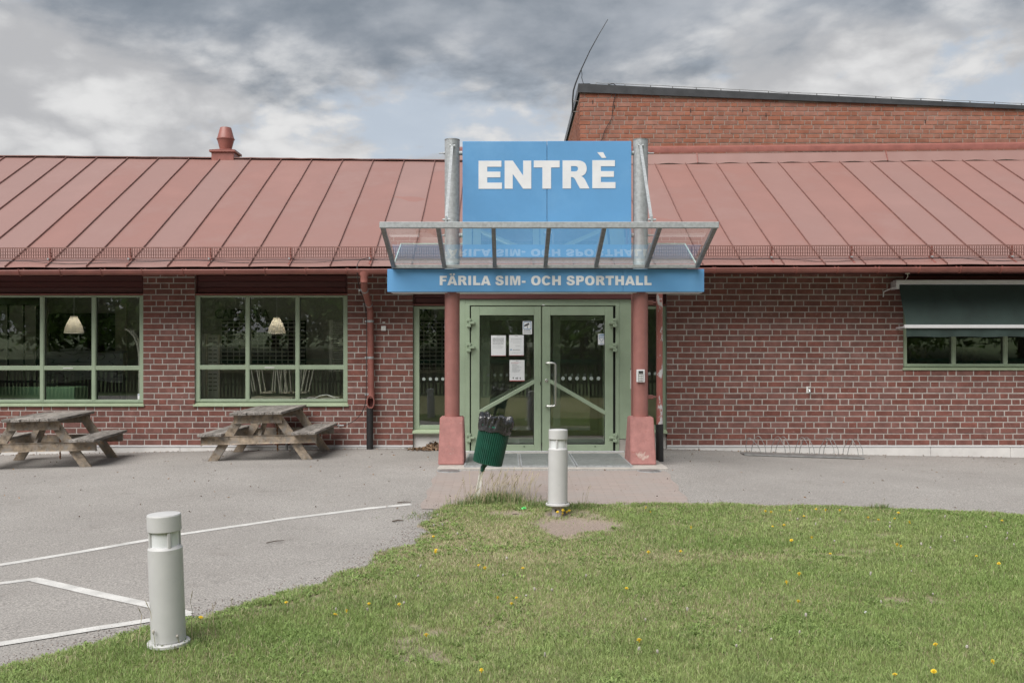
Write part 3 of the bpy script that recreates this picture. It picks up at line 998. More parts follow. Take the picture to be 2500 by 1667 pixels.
for k in range(17):
    a = 2 * math.pi * k / 16
    ex = .058 * math.cos(a) * (1.0 + .06 * math.sin(a)); ez = .105 * math.sin(a)
    ez = max(-.092, min(.10, ez))
    m.v += [Vector((c.x + ex, yp - .075, c.z + ez)), Vector((c.x + ex * .8, yp - .075, c.z + ez * .86)), Vector((c.x + ex * .98, yp + .05, c.z + ez)), Vector((c.x + ex * .75, yp + .03, c.z + ez * .8))]
for k in range(16):
    a = 4 * k; b = a + 4
    m.f += [(a, b, b + 1, a + 1), (a, a + 2, b + 2, b), (a + 1, b + 1, b + 3, a + 3)]
m.build('shoe', M_gutter, dp, smooth=40)
MB().box((c.x - .045, yp + .02, c.z - .08), (c.x + .045, yp + .035, c.z + .08)).build('shoe_inside', M_soffit, dp)
f0 = P(903, 1001, yp - .02)
MB().tube([(f0.x, f0.y, f0.z + .03), (f0.x, f0.y, f0.z), (f0.x, f0.y, -.05)], .051, 16).build('foot_pipe', M_black, dp, smooth=40)
for v, cc in ((784.5, yp), (873, yp), (962.5, yp)):
    q = P(904.5, v, yp)
    m = MB(); m.tube([(q.x, yp, q.z - .017), (q.x, yp, q.z + .017)], .0535, 16)
    m.box((q.x - .085, yp - .01, q.z - .014), (q.x - .045, yp + .01, q.z + .014)); m.tube([(q.x - .065, yp - .035, q.z), (q.x - .065, yp + .1, q.z)], .009, 8)
    m.build('clamp', M_galv, dp, smooth=40)
for tt in (.1, .8):
    q = pB.lerp(pC, tt); d_ = (pC - pB).normalized()
    m = MB(); m.tube([q - d_ * .016, q + d_ * .016], .0535, 16); m.box((q.x - .09, q.y - .01, q.z - .014), (q.x - .045, q.y + .01, q.z + .014))
    m.build('clamp', M_galv, dp, smooth=40)

# ------------------------------------------------------------------ entrance vestibule with doors
vx0, vx1 = X(1118, YD), X(1541, YD)
ves = thing('entrance_doors', 'pale green double glass entrance doors with frame between the red posts', 'door', ((vx0 + vx1) / 2, YD, 0))
zl, zt_ = Z(1107, YD), Z(748, YD)
m = MB()
m.bbox((vx0, YD, Z(1095, YD)), (X(1136, YD), YD + .12, Z(731, YD)), .004)
m.bbox((X(1136, YD), YD - .004, .012), (X(1147, YD), YD + .12, Z(744, YD)), .004)
m.bbox((X(1136, YD) + .001, YD + .001, Z(746, YD)), (X(1512, YD), YD + .12, Z(731, YD)), .004)
m.bbox((X(1503, YD), YD - .004, .012), (X(1512, YD), YD + .12, Z(744, YD)), .004)
m.bbox((X(1512, YD), YD, Z(1071, YD)), (vx1, YD + .12, Z(731, YD)), .004)
m.build('door_frame', M_green, ves)
MB().bbox((vx0 - .03, YD - .03, Z(730.5, YD)), (vx1 + .02, YD + .8, Z(712, YD)), .004).build('head_beam', M_wood_red, ves)
MB().bbox((X(1512, YD), YD + .01, -.02), (vx1, YD + .1, Z(1072, YD)), .004).build('base_block', M_conc, ves)
MB().bbox((vx0, YD + .01, -.02), (X(1136, YD), YD + .1, Z(1096, YD)), .004).build('base_block', M_conc, ves)
MB().bbox((vx0 + .1, YD - .02, .013), (vx1 - .1, YD + .1, .03), .004).build('threshold', M_alu, ves)
m = MB(); m.box((X(1146.5, YD), YD + .05, .03), (X(1150, YD), YD + .07, zt_)); m.box((X(1497, YD), YD + .05, .03), (X(1503.5, YD), YD + .07, zt_))
m.build('hinge_gap', M_dark, ves)
# side walls and inner doors of the vestibule
m = MB()
for xx in (vx0, vx1 - .06):
    m.box((xx, YD + .12, .0), (xx + .06, YW + .30, .12)); m.box((xx, YD + .12, 2.15), (xx + .06, YW + .30, 2.25))
    for yy in (YD + .12, YW + .2): m.box((xx + .001, yy, .12), (xx + .059, yy + .08, 2.15))
m.build('side_frame', M_green, ves)
m = MB(); m.box((vx0, YD + .12, 2.26), (vx1, YW + .3, 2.32)); m.build('vestibule_ceiling', M_room, ves)
for xx in (vx0 + .03, vx1 - .03):
    MB().add([(xx, YD + .2, .12), (xx, YW + .2, .12), (xx, YW + .2, 2.15), (xx, YD + .2, 2.15)], [(0, 1, 2, 3)]).build('side_pane', M_glass, ves)
YI = 15.75
m = MB()
ix = [X(u, YI) for u in (1160, 1196, 1316, 1336, 1350, 1368, 1472, 1508)]
zi0, zi1 = .03, Z(782, YI)
for a, b in ((ix[0], ix[1]), (ix[2], ix[3]), (ix[4], ix[5]), (ix[6], ix[7])): m.bbox((a, YI, zi0), (b, YI + .06, 2.2), .004)
for a, b in ((ix[1], ix[2]), (ix[5], ix[6])):
    m.bbox((a, YI + .001, zi0), (b, YI + .06, Z(1068, YI)), .004); m.bbox((a, YI + .001, zi1), (b, YI + .06, 2.2), .004)
m.bar((X(1182, YI), YI + .02, Z(988, YI)), (X(1318, YI), YI + .02, Z(918, YI)), .03, .06)
m.bbox((vx0 - .2, YI + .002, 2.2), (vx1 + .2, YI + .06, 2.5), .004)
m.build('inner_door_frame', M_green, ves)


def dots(us, v, y, d, par, name='dot'):
    for u in us:
        p = P(u, v, y)
        MB().lathe([(d / 2, 0), (d / 2, .0012)], 16, Matrix.Translation(p) @ Matrix.Rotation(R(90), 4, 'X')).build(name, M_dot, par)


dots([1060 + q / 3.92 for q in (517, 578, 640, 697, 880, 1130, 1196, 1258, 1318, 1378, 1440, 1500)], 915.5, YI - .004, .045, ves)
MB().add([(ix[0], YI + .03, .1), (ix[7], YI + .03, .1), (ix[7], YI + .03, 2.2), (ix[0], YI + .03, 2.2)], [(0, 1, 2, 3)]).build('inner_pane', M_glass, ves)


def leaf(x0, x1, g0, g1, side):
    fr = MB(); y0, y1 = YD + .002, YD + .062
    zb, zt2 = .034, zt_ - .004
    ga, gb = Z(1085, YD), Z(769.6, YD)
    fr.bbox((x0, y0, zb), (g0, y1, zt2), .004); fr.bbox((g1, y0, zb), (x1, y1, zt2), .004)
    fr.bbox((g0, y0 + .001, zb), (g1, y1, ga), .003); fr.bbox((g0, y0 + .001, gb), (g1, y1, zt2), .003)
    o = fr.build('door_leaf', M_green, ves)
    MB().add([(g0 - .01, YD + .035, ga - .01), (g1 + .01, YD + .036, ga - .01), (g1 + .01, YD + .0355, gb + .01), (g0 - .01, YD + .0345, gb + .01)], [(0, 1, 2, 3)]).build('pane', M_glass, o)
    if side < 0: a, b = P(1170, 1006, YD + .02), P(1305, 931, YD + .02)
    else: a, b = P(1342.5, 930, YD + .02), P(1478, 1008, YD + .02)
    MB().bar(a, b, .04, .056, bev=.004).build('diagonal_bar', M_green, o)
    g = MB(); w = .008
    g.box((g0, YD + .025, ga), (g0 + w, YD + .034, gb)); g.box((g1 - w, YD + .025, ga), (g1, YD + .034, gb)); g.box((g0 + w, YD + .025, gb - w), (g1 - w, YD + .034, gb)); g.box((g0 + w, YD + .025, ga), (g1 - w, YD + .034, ga + w))
    g.build('gasket', M_dark, o)
    uh = 1145.5 if side < 0 else 1502
    for v in (788, 848, 1068):
        h = MB(); p = P(uh, v, YD)
        h.bbox((p.x - .035, YD - .045, p.z + .022), (p.x + .025, YD + .005, p.z + .062), .004)
        h.bbox((p.x - .035, YD - .045, p.z - .062), (p.x + .025, YD + .005, p.z - .022), .004)
        h.bbox((p.x + (.0 if side < 0 else -.09), YD - .042, p.z - .018), (p.x + (.08 if side < 0 else .0), YD + .004, p.z + .018), .004)
        h.tube([(p.x + .004, YD - .032, p.z - .066), (p.x + .004, YD - .032, p.z + .066)], .011, 10)
        h.build('hinge', M_green, o)
    return o


lf = leaf(X(1150, YD), X(1321, YD), X(1171, YD), X(1304, YD), -1)
rt = leaf(X(1324, YD), X(1497, YD), X(1343.6, YD), X(1477, YD), 1)
dots([1374.5, 1391.6, 1408.7, 1426.3, 1443.7, 1461], 923.5, YD + .032, .054, rt)
h = MB()
hx0, hx1 = X(1333, YD), X(1356, YD - .07)
zt3, zb3 = Z(886, YD), Z(990.5, YD)
r_ = .03
path = [(hx0, YD + .002, zt3), (hx0, YD - .055, zt3), (hx0 + .02, YD - .07, zt3)]
path += [(hx1 - r_ + r_ * math.sin(a), YD - .07, zt3 - r_ + r_ * math.cos(a)) for a in np.linspace(0, math.pi / 2, 6)]
path += [(hx1 - r_ + r_ * math.cos(a), YD - .07, zb3 + r_ - r_ * math.sin(a)) for a in np.linspace(0, math.pi / 2, 6)]
path += [(hx0 + .02, YD - .07, zb3), (hx0, YD - .055, zb3), (hx0, YD + .002, zb3)]
h.tube(path, .0135, 12)
h.build('handle', M_steel, rt, smooth=50)
p = P(1334, 928.6, YD)
MB().lathe([(.022, 0), (.022, .008), (.014, .012), (.0, .012)], 16, Matrix.Translation(p) @ Matrix.Rotation(R(90), 4, 'X'), cap=False).build('lock', M_steel, rt, smooth=40)
p = P(1319.5, 936, YD)
MB().box((p.x - .006, YD - .001, p.z - .022), (p.x + .004, YD + .001, p.z + .022)).build('latch', M_black, lf)
for (u, par) in ((1280, lf), (1453, rt)):
    p = P(u, 1089.5, YD)
    MB().lathe([(.013, 0), (.013, .004)], 10, Matrix.Translation(p) @ Matrix.Rotation(R(90), 4, 'X') @ Matrix.Diagonal((1, .5, 1, 1))).build('drain_cap', M_black, par)
p = P(1326.5, 744.5, YD)
MB().box((p.x - .02, YD - .002, p.z - .007), (p.x + .02, YD + .001, p.z + .007)).build('label_plate', M_white_pl, ves)

# sidelights in the recess (part of the building)
def sidelight(x0, x1, lab):
    y = YW + .06
    z0, z1 = Z(1048, YW), Z(746.6, YW); fw = .09
    m = MB(); m.bbox((x0, y, z0), (x0 + fw, y + .08, z1), .005); m.bbox((x1 - fw, y, z0), (x1, y + .08, z1), .005)
    m.bbox((x0 + fw, y + .001, z1 - .045), (x1 - fw, y + .08, z1), .005); m.bbox((x0 + fw, y + .001, z0), (x1 - fw, y + .08, z0 + .06), .005)
    o = m.build('sidelight', M_green, bld); o['label'] = lab
    MB().add([(x0 + fw - .01, y + .045, z0 + .05), (x1 - fw + .01, y + .0455, z0 + .05), (x1 - fw + .01, y + .045, z1 - .03), (x0 + fw - .01, y + .0445, z1 - .03)], [(0, 1, 2, 3)]).build('pane', M_glass, o)
    m = MB(); zs = Z(1058, YW)
    m.add([(x0 - .01, y - .09, zs), (x1 + .01, y - .09, zs), (x1 + .01, y - .09, zs + .022), (x0 - .01, y - .09, zs + .022), (x1 + .01, y + .01, z0), (x0 - .01, y + .01, z0), (x0 - .01, y + .01, zs), (x1 + .01, y + .01, zs)],
          [(0, 1, 2, 3), (3, 2, 4, 5), (0, 3, 5, 6), (1, 7, 4, 2), (0, 6, 7, 1)])
    m.build('sill', M_sill, o)
    MB().bbox((x0, y + .0, -.3), (x1, y + .2, zs + .005), .004).build('base_panel', M_plinth, o)
    return o


s1 = sidelight(xE0 + .004, vx0 - .02, 'narrow green framed sidelight left of the entrance doors')
s2 = sidelight(vx1 + .02, xE1 - .004, 'narrow green framed sidelight right of the entrance doors')
dots([1034.7, 1050.6, 1065.7, 1081], 925, YW + .10, .05, s1)
dots([1585, 1600], 912, YW + .10, .05, s2)

# ------------------------------------------------------------------ posts, canopy, signs
YP = 13.10


def post(u, lab, rev):
    xp = X(u, YP)
    t = thing('entrance_post', lab, 'post', (xp, YP, .012), 'round posts beside the entrance doors')
    # buttressed pedestal, deeper at its foot
    m = MB()
    w0, w1 = .165, .152
    zt = Z(1018, 12.95)
    vs = [(xp - w0, 12.80, .012), (xp + w0, 12.80, .012), (xp + w0 * 1.02, 13.46, .012), (xp - w0 * 1.02, 13.46, .012),
          (xp - w1, 12.945, zt), (xp + w1, 12.945, zt), (xp + w1, 13.26, zt), (xp - w1, 13.26, zt)]
    bm = bmesh.new(); bv = [bm.verts.new(q) for q in vs]
    for f in [(0, 3, 2, 1), (4, 5, 6, 7), (0, 1, 5, 4), (1, 2, 6, 5), (2, 3, 7, 6), (3, 0, 4, 7)]: bm.faces.new([bv[i] for i in f])
    bmesh.ops.bevel(bm, geom=list(bm.edges), offset=.012, segments=2, affect='EDGES')
    bm.verts.index_update()
    m.add([q.co.copy() for q in bm.verts], [tuple(q.index for q in f.verts) for f in bm.faces]); bm.free()
    m.build('pedestal', M_pedestal, t)
    zs = 2.50; ztop = Z(341.5, YP)
    MB().tube([(xp, YP, zt - .02), (xp, YP, zt + .02), (xp, YP, zs)], .099, 32).build('lower_tube', M_post, t, smooth=40)
    up = MB().tube([(xp, YP, zs), (xp, YP, zs + .1), (xp, YP, ztop - .012)], .0985, 32, cap=False).build('upper_tube', M_galv, t, smooth=40)
    MB().lathe([(.0, .0), (.100, .0), (.101, -.012), (.099, -.012)], 32, Matrix.Translation((xp, YP, ztop)), cap=False).build('rim', M_galv_dark, t, smooth=40)
    for v in (375, 575):
        q = P(u, v, YP); s = -rev
        m = MB(); m.tube([(xp - s * .09, YP - .02, q.z), (xp - s * .135, YP - .02, q.z)], .03, 12)
        m.tube([(xp + s * .09, YP - .02, q.z), (xp + s * .175, YP - .02, q.z)], .008, 8)
        m.tube([(xp + s * .098, YP - .02, q.z), (xp + s * .112, YP - .02, q.z)], .016, 6)
        m.build('bolt', M_galv, t, smooth=40)
    return t, xp


tL, xpL = post(1104, 'left red and grey round post on a pink concrete pedestal', 1)
tR, xpR = post(1563.5, 'right red and grey round post on a pink concrete pedestal, with a keypad', -1)
for t in (tL,): pass

YFa, YRa = 12.93, 11.72
can = thing('entrance_canopy', 'steel framed glass canopy sloping up and out above the entrance', 'canopy', ((xpL + xpR) / 2, 12.6, 2.55))
cx0, cx1 = X(927, YRa), X(1754, YRa)
zr = Z(550, YRa); zlw = Z(649, YFa - .05)
MB().bbox((cx0, YRa - .035, zr - .036), (cx1, YRa + .035, zr + .036), .005).build('front_rail', M_galv, can)
MB().bbox((cx0 + .005, YFa - .05, zlw - .03), (cx1 - .005, YFa + .01, zlw + .016), .004).build('rear_rail', M_galv, can)
rx = [cx0 + .03 + (cx1 - cx0 - .06) * i / 6 for i in range(7)]
for x in rx:
    MB().bar((x, YRa + .03, zr - .012), (x, YFa - .055, zlw - .0), .05, .055, bev=.004).build('rafter', M_galv_dark, can)
ybk, zbk = 13.78, Z(595, 13.78)
for a, b in zip(rx[:-1], rx[1:]):
    up_ = .034
    p0 = Vector((a + .004, YRa + .045, zr + up_ - .01)); p1 = Vector((b - .004, YRa + .045, zr + up_ - .01))
    p2 = Vector((b - .004, YFa - .02, zlw + up_ - .004)); p3 = Vector((a + .004, YFa - .02, zlw + up_ - .004))
    MB().add([p0, p1, p2, p3], [(0, 1, 2, 3)]).build('glass_pane', M_glass_c, can)
    p0 = Vector((a + .004, ybk, zbk)); p1 = Vector((b - .004, ybk, zbk)); p2 = Vector((b - .004, YFa + .012, zlw + .03)); p3 = Vector((a + .004, YFa + .012, zlw + .03))
    MB().add([p3, p2, p1, p0], [(0, 1, 2, 3)]).build('rear_glass_pane', M_glass_r, can)
m = MB(); m.bar((rx[0], ybk + .006, zbk), (rx[-1], ybk + .006, zbk), .012, .016)
m.bar((rx[0], YFa + .012, zlw + .03), (rx[0], ybk, zbk), .014, .016); m.bar((rx[-1], YFa + .012, zlw + .03), (rx[-1], ybk, zbk), .014, .016)
m.build('rear_glass_edge', M_edge, can)
for (xp, u0, v0, u1, v1) in ((xpL, 1103.5, 356, 1089, 541), (xpR, 1563.8, 355, 1591, 539)):
    a = P(u0, v0, YP - .115); b = P(u1, v1, YRa)
    rod = MB().bar(a, b, .036, .01, up=(0, 1, 0)).build('tie_rod', M_galv, can)
    m = MB(); m.bbox((b.x - .012, YRa - .02, zr + .03), (b.x + .012, YRa + .04, zr + .11), .003); m.tube([(b.x - .04, YRa, zr + .065), (b.x + .05, YRa, zr + .065)], .013, 8)
    m.bbox((a.x - .012, YP - .13, a.z - .05), (a.x + .012, YP - .09, a.z + .04), .003); m.tube([(a.x - .03, a.y, a.z), (a.x + .04, a.y, a.z)], .014, 8)
    m.build('rod_fitting', M_galv, rod)
m = MB(); m.bbox((X(958, 13.15), 13.02, Z(716.5, 13.15)), (X(1710, 13.15), 13.25, Z(712, 13.15) + .03), .004)
m.build('rear_channel', M_alu, can)

# ---- letters (heavy grotesque), drawn as outlines in thousandths of an em
def cr(pts, n=5):
    out = []; k = len(pts)
    for i in range(k):
        p0, p1, p2, p3 = [Vector(pts[(i + d) % k]) for d in (-1, 0, 1, 2)]
        for j in range(n):
            t = j / n
            out.append(.5 * ((2 * p1) + (p2 - p0) * t + (2 * p0 - 5 * p1 + 4 * p2 - p3) * t * t + (3 * p1 - p0 - 3 * p2 + p3) * t ** 3))
    return [(q[0], q[1]) for q in out]


def ell(cx, cy, rx, ry, a0=0, a1=360, n=36): return [(cx + rx * math.cos(R(a)), cy + ry * math.sin(R(a))) for a in np.linspace(a0, a1, n)]


def sup(cx, cy, rx, ry, e=2.3, a0=0, a1=360, n=40):
    o = []
    for a in np.linspace(a0, a1, n):
        c, s = math.cos(R(a)), math.sin(R(a))
        o.append((cx + rx * math.copysign(abs(c) ** (2 / e), c), cy + ry * math.copysign(abs(s) ** (2 / e), s)))
    return o


def qb(p0, p1, p2, n=7):
    return [((1 - t) ** 2 * p0[0] + 2 * t * (1 - t) * p1[0] + t * t * p2[0], (1 - t) ** 2 * p0[1] + 2 * t * (1 - t) * p1[1] + t * t * p2[1]) for t in np.linspace(0, 1, n)]


GLY = {
    'E': (722, [[(73, 0), (672, 0), (672, 158), (295, 158), (295, 292), (632, 292), (632, 438), (295, 438), (295, 562), (657, 562), (657, 716), (73, 716)]]),
    'F': (667, [[(73, 0), (295, 0), (295, 290), (584, 290), (584, 438), (295, 438), (295, 560), (632, 560), (632, 716), (73, 716)]]),
    'N': (833, [[(73, 0), (282, 0), (282, 380), (550, 0), (760, 0), (760, 716), (551, 716), (551, 334), (284, 716), (73, 716)]]),
    'T': (722, [[(30, 716), (692, 716), (692, 540), (472, 540), (472, 0), (250, 0), (250, 540), (30, 540)]]),
    'I': (389, [[(84, 0), (305, 0), (305, 716), (84, 716)]]),
    'L': (667, [[(74, 0), (634, 0), (634, 176), (295, 176), (295, 716), (74, 716)]]),
    'H': (833, [[(73, 0), (295, 0), (295, 270), (538, 270), (538, 0), (760, 0), (760, 716), (538, 716), (538, 446), (295, 446), (295, 716), (73, 716)]]),
    'A': (778, [[(0, 0), (229, 0), (264, 118), (512, 118), (548, 0), (783, 0), (513, 716), (270, 716)], [(313, 273), (390, 530), (467, 273)]]),
    'M': (944, [[(63, 0), (248, 0), (248, 546), (387, 0), (554, 0), (694, 546), (694, 0), (879, 0), (879, 716), (583, 716), (471, 280), (358, 716), (63, 716)]]),
    'O': (833, [sup(416, 358, 375, 372)[:-1], sup(416, 358, 152, 212)[:-1][::-1]]),
    'C': (778, [sup(405, 358, 365, 372, 2.2, 26, 332, 40) + [(540, 215)] + sup(405, 358, 148, 212, 2.2, 316, 42, 30) + [(540, 470)]]),
    'R': (778, [[(73, 0), (295, 0), (295, 291), (322, 291)] + qb((322, 291), (378, 282), (408, 226), 5)[1:] + [(530, 0), (780, 0), (672, 208)] + qb((672, 208), (638, 282), (560, 314), 5)[1:] + qb((560, 314), (705, 352), (706, 505), 7)[1:] + qb((706, 505), (706, 716), (442, 716), 9)[1:] + [(73, 716)],
               [(295, 435), (295, 571), (392, 571)] + qb((392, 571), (478, 570), (478, 505), 6)[1:] + qb((478, 505), (478, 438), (388, 435), 6)[1:]]),
    'P': (722, [[(74, 0), (296, 0), (296, 264), (417, 264)] + qb((417, 264), (680, 268), (680, 495), 9)[1:] + qb((680, 495), (680, 716), (442, 716), 9)[1:] + [(74, 716)],
               [(296, 409), (296, 571), (364, 571)] + qb((364, 571), (458, 570), (458, 490), 6)[1:] + qb((458, 490), (458, 409), (350, 409), 6)[1:]]),
    'S': (722, [cr([(33, 237), (60, 130), (120, 55), (225, 2), (372, -12), (540, 12), (655, 95), (693, 215), (655, 330), (560, 398), (450, 432), (352, 464), (284, 500), (272, 545), (310, 582), (360, 588), (425, 560), (446, 500), (540, 502), (652, 512), (622, 625), (530, 705), (357, 728), (185, 700), (92, 622), (62, 515), (92, 412), (180, 345), (300, 298), (400, 262), (455, 228), (466, 180), (432, 145), (376, 136), (312, 146), (262, 180), (242, 250), (140, 244)], 3)]),
    '-': (400, [[(45, 188), (335, 188), (335, 338), (45, 338)]]),
    ' ': (333, []),
}


def letter(polys, fx, y, thick, mat, parent, name='letter'):
    """flat outline with holes -> thin solid letter facing -Y; fx maps glyph units to world x, z"""
    off = Vector(ROOT[parent.name])
    loops = [[Vector((*fx(a, b), 0)) for a, b in poly] for poly in polys]
    flat = [q for lp in loops for q in lp]
    tri = tessellate_polygon(loops)
    n = len(flat)
    vs = [(q.x - off.x, y - thick - off.y, q.y - off.z) for q in flat] + [(q.x - off.x, y + thick - off.y, q.y - off.z) for q in flat]
    fs = []
    for (i, j, k) in tri:
        ar = (flat[j] - flat[i]).cross(flat[k] - flat[i]).z
        fs.append((i, j, k) if ar > 0 else (i, k, j))
    o_ = 0
    for lp in loops:
        m_ = len(lp)
        for i in range(m_): fs.append((o_ + i, o_ + (i + 1) % m_, n + o_ + (i + 1) % m_, n + o_ + i))
        o_ += m_
    me = bpy.data.meshes.new(name); me.from_pydata(vs, [], fs); me.materials.append(mat)
    o = bpy.data.objects.new(name, me); COL.objects.link(o); o.parent = parent
    return o


# big ENTRE sign
YS = 13.02
sx0, sx1, sz0, sz1 = X(1129.2, YS), X(1541.5, YS), Z(628.5, YS), Z(345.3, YS)
sg1 = thing('entrance_sign', 'large blue sign reading ENTRÈ in white between two grey posts', 'sign', ((sx0 + sx1) / 2, YS, sz0))
xm = X(1335.6, YS)
MB().bbox((sx0, YS, sz0), (xm - .0025, YS + .03, sz1), .004).build('panel', M_blue, sg1)
MB().bbox((xm + .0025, YS, sz0), (sx1, YS + .03, sz1 + .003), .004).build('panel', M_blue, sg1)
MB().box((xm - .1, YS + .03, sz0 + .05), (xm + .1, YS + .06, sz1 - .05)).build('rear_batten', M_galv, sg1)
vb, vt = 461.0, 392.5
for ch, u0, u1, dv in (('E', 1168.3, 1225.6, .5), ('N', 1232, 1297, .2), ('T', 1303.2, 1366.3, 0), ('R', 1373.4, 1439.2, -.3), ('E', 1446, 1502.6, -.8)):
    polys = GLY[ch][1]
    xs_ = [q[0] for pl in polys for q in pl]; gx0, gx1 = min(xs_), max(xs_)
    letter(polys, lambda a, b: (X(u0 + (a - gx0) / (gx1 - gx0) * (u1 - u0), YS), Z(vb + dv - b / 716 * (vb - vt), YS)), YS - .002, .0025, M_letter, sg1)
letter([[(1458, 372.5), (1472.5, 372), (1480, 386), (1469.5, 386.2)]], lambda a, b: (X(a, YS), Z(b, YS)), YS - .002, .0025, M_letter, sg1, 'accent')

# long fascia sign
YFs = 12.93
fx0, fx1, fz0, fz1 = X(945.3, YFs), X(1719.7, YFs), Z(712.3, YFs), Z(652, YFs)
sg2 = thing('fascia_sign', 'long blue fascia sign reading FÄRILA SIM- OCH SPORTHALL under the glass canopy', 'sign', ((fx0 + fx1) / 2, YFs, fz0))
xm2 = X(1521.5, YFs)
MB().bbox((fx0, YFs + .012, fz0), (xm2 - .001, YFs + .09, fz1 - .025), .003).build('panel', M_blue, sg2)
MB().bbox((xm2 + .001, YFs + .012, fz0), (fx1, YFs + .09, fz1 - .025), .003).build('panel', M_blue, sg2)
for u, v in ((1166, 706), (1332, 706), (1492, 704), (1520, 700), (1522, 660), (1050, 662)):
    q = P(u, v, YFs + .012)
    MB().lathe([(.006, 0), (.006, .003)], 8, Matrix.Translation(q) @ Matrix.Rotation(R(90), 4, 'X')).build('rivet', M_blue, sg2)
txt = 'FÄRILA SIM- OCH SPORTHALL'
adv = []; pen = 0
for ch in txt:
    k = 'A' if ch == 'Ä' else ch
    adv.append(pen); pen += GLY[k][0] + (8 if ch != ' ' else 0)
g0 = 73; g1 = adv[-1] + 634
u0, u1, vb2, vt2 = 1073.6, 1590.6, 696.3, 673.6
YT = YFs + .012
for ch, a0 in zip(txt, adv):
    if ch == ' ': continue
    k = 'A' if ch == 'Ä' else ch
    fxx = lambda a, b: (X(u0 + (a0 + a - g0) / (g1 - g0) * (u1 - u0), YT), Z(vb2 - b / 716 * (vb2 - vt2), YT))
    letter(GLY[k][1], fxx, YT - .0015, .002, M_letter, sg2)
    if ch == 'Ä':
        letter([[(190, 768), (350, 768), (350, 905), (190, 905)], [(430, 768), (590, 768), (590, 905), (430, 905)]], fxx, YT - .0015, .002, M_letter, sg2, 'umlaut')

# ---- keypad, door opener, downpipe beside the right post
p = P(1563.8, 917.5, YP - .105)
kp = thing('keypad', 'grey metal keypad with black buttons on the right red post', 'keypad', (p.x, YP - .1, p.z))
MB().bbox((p.x - .054, p.y - .028, p.z - .083), (p.x + .054, p.y + .012, p.z + .083), .006).build('case', M_alu, kp)
MB().box((p.x - .030, p.y - .0305, p.z + .035), (p.x + .030, p.y - .027, p.z + .065)).build('display', M_black, kp)
MB().box((p.x - .032, p.y - .0295, p.z - .07), (p.x + .032, p.y - .027, p.z + .028)).build('button_field', M_black, kp)
for i in range(3):
    for j in range(4):
        MB().box((p.x - .027 + i * .019, p.y - .033, p.z - .064 + j * .0225), (p.x - .013 + i * .019, p.y - .029, p.z - .048 + j * .0225)).build('button', M_white_pl, kp)
p = P(1542.2, 925.5, YD - .03)
do = thing('door_opener', 'tall narrow white door opener plate beside the right red post', 'switch', (p.x, YD, p.z))
MB().bbox((p.x - .019, YD - .055, p.z - .14), (p.x + .019, YD - .0025, p.z + .135), .004).build('plate', M_white_pl, do)
MB().box((p.x - .017, YD - .0565, p.z + .135), (p.x + .019, YD - .01, p.z + .15)).build('end_cap', M_black, do)
yd2 = 13.42
xd = X(1610, yd2)
dpr = thing('downpipe', 'peeling red downpipe with black foot beside the right post', 'pipe', (xd, yd2, 0))
MB().tube([(xd, yd2, Z(1036, yd2) - .03), (xd, yd2, Z(1036, yd2)), (xd, yd2, 2.50)], .044, 16).build('pipe', M_pipe_worn, dpr, smooth=40)
MB().tube([(xd + .004, yd2, -.01), (xd + .002, yd2, .1), (xd, yd2, Z(1035, yd2))], .053, 16).build('foot_pipe', M_black, dpr, smooth=40)
for v in (738.7, 968.5):
    q = Z(v, yd2)
    m = MB(); m.bbox((xpR + .09, yd2 - .06, q - .027), (xd - .09, yd2 - .02, q + .027), .004); m.tube([(xd - .1, yd2 - .03, q), (xd - .04, yd2 - .01, q)], .012, 8)
    m.build('bracket', M_post, dpr)
    MB().tube([(xd, yd2, q - .014), (xd, yd2, q + .014)], .0475, 16).build('clamp', M_pipe_worn, dpr, smooth=40)
# slim red conduit behind the post
xq = X(1543.5, 13.9)
cd = tag(MB().tube([(xq, 13.9, .2), (xq, 13.9, 1.0), (xq, 13.9, 2.30)], .016, 10).build('conduit', M_post, origin=(xq, 13.9, 0), smooth=40), 'thin red conduit between the door frame and the right post', 'pipe')

# ------------------------------------------------------------------ notices and stickers on the door glass
def sheet(name, u0, v0, u1, v1, y, lab, cat, group=None):
    a, b = P(u0, v0, y), P(u1, v1, y)
    t = thing(name, lab, cat, ((a.x + b.x) / 2, y, b.z), group)
    MB().box((a.x, y, b.z), (b.x, y + .0012, a.z)).build('paper', M_paper, t)
    return t, a, b


def textlines(t, a, b, y, rows, mat=None, name='print'):
    """printed lines: rows of (fraction down, left, right, height)"""
    m = MB(); w = b.x - a.x; h = a.z - b.z
    for (f, l, r, hh) in rows:
        x = a.x + w * l
        while x < a.x + w * r:
            k = min(random.uniform(.006, .022), a.x + w * r - x)
            m.box((x, y - .0008, a.z - h * f - hh), (x + k, y - .0002, a.z - h * f)); x += k + .0035
    return m.build(name, mat or M_ink, t)


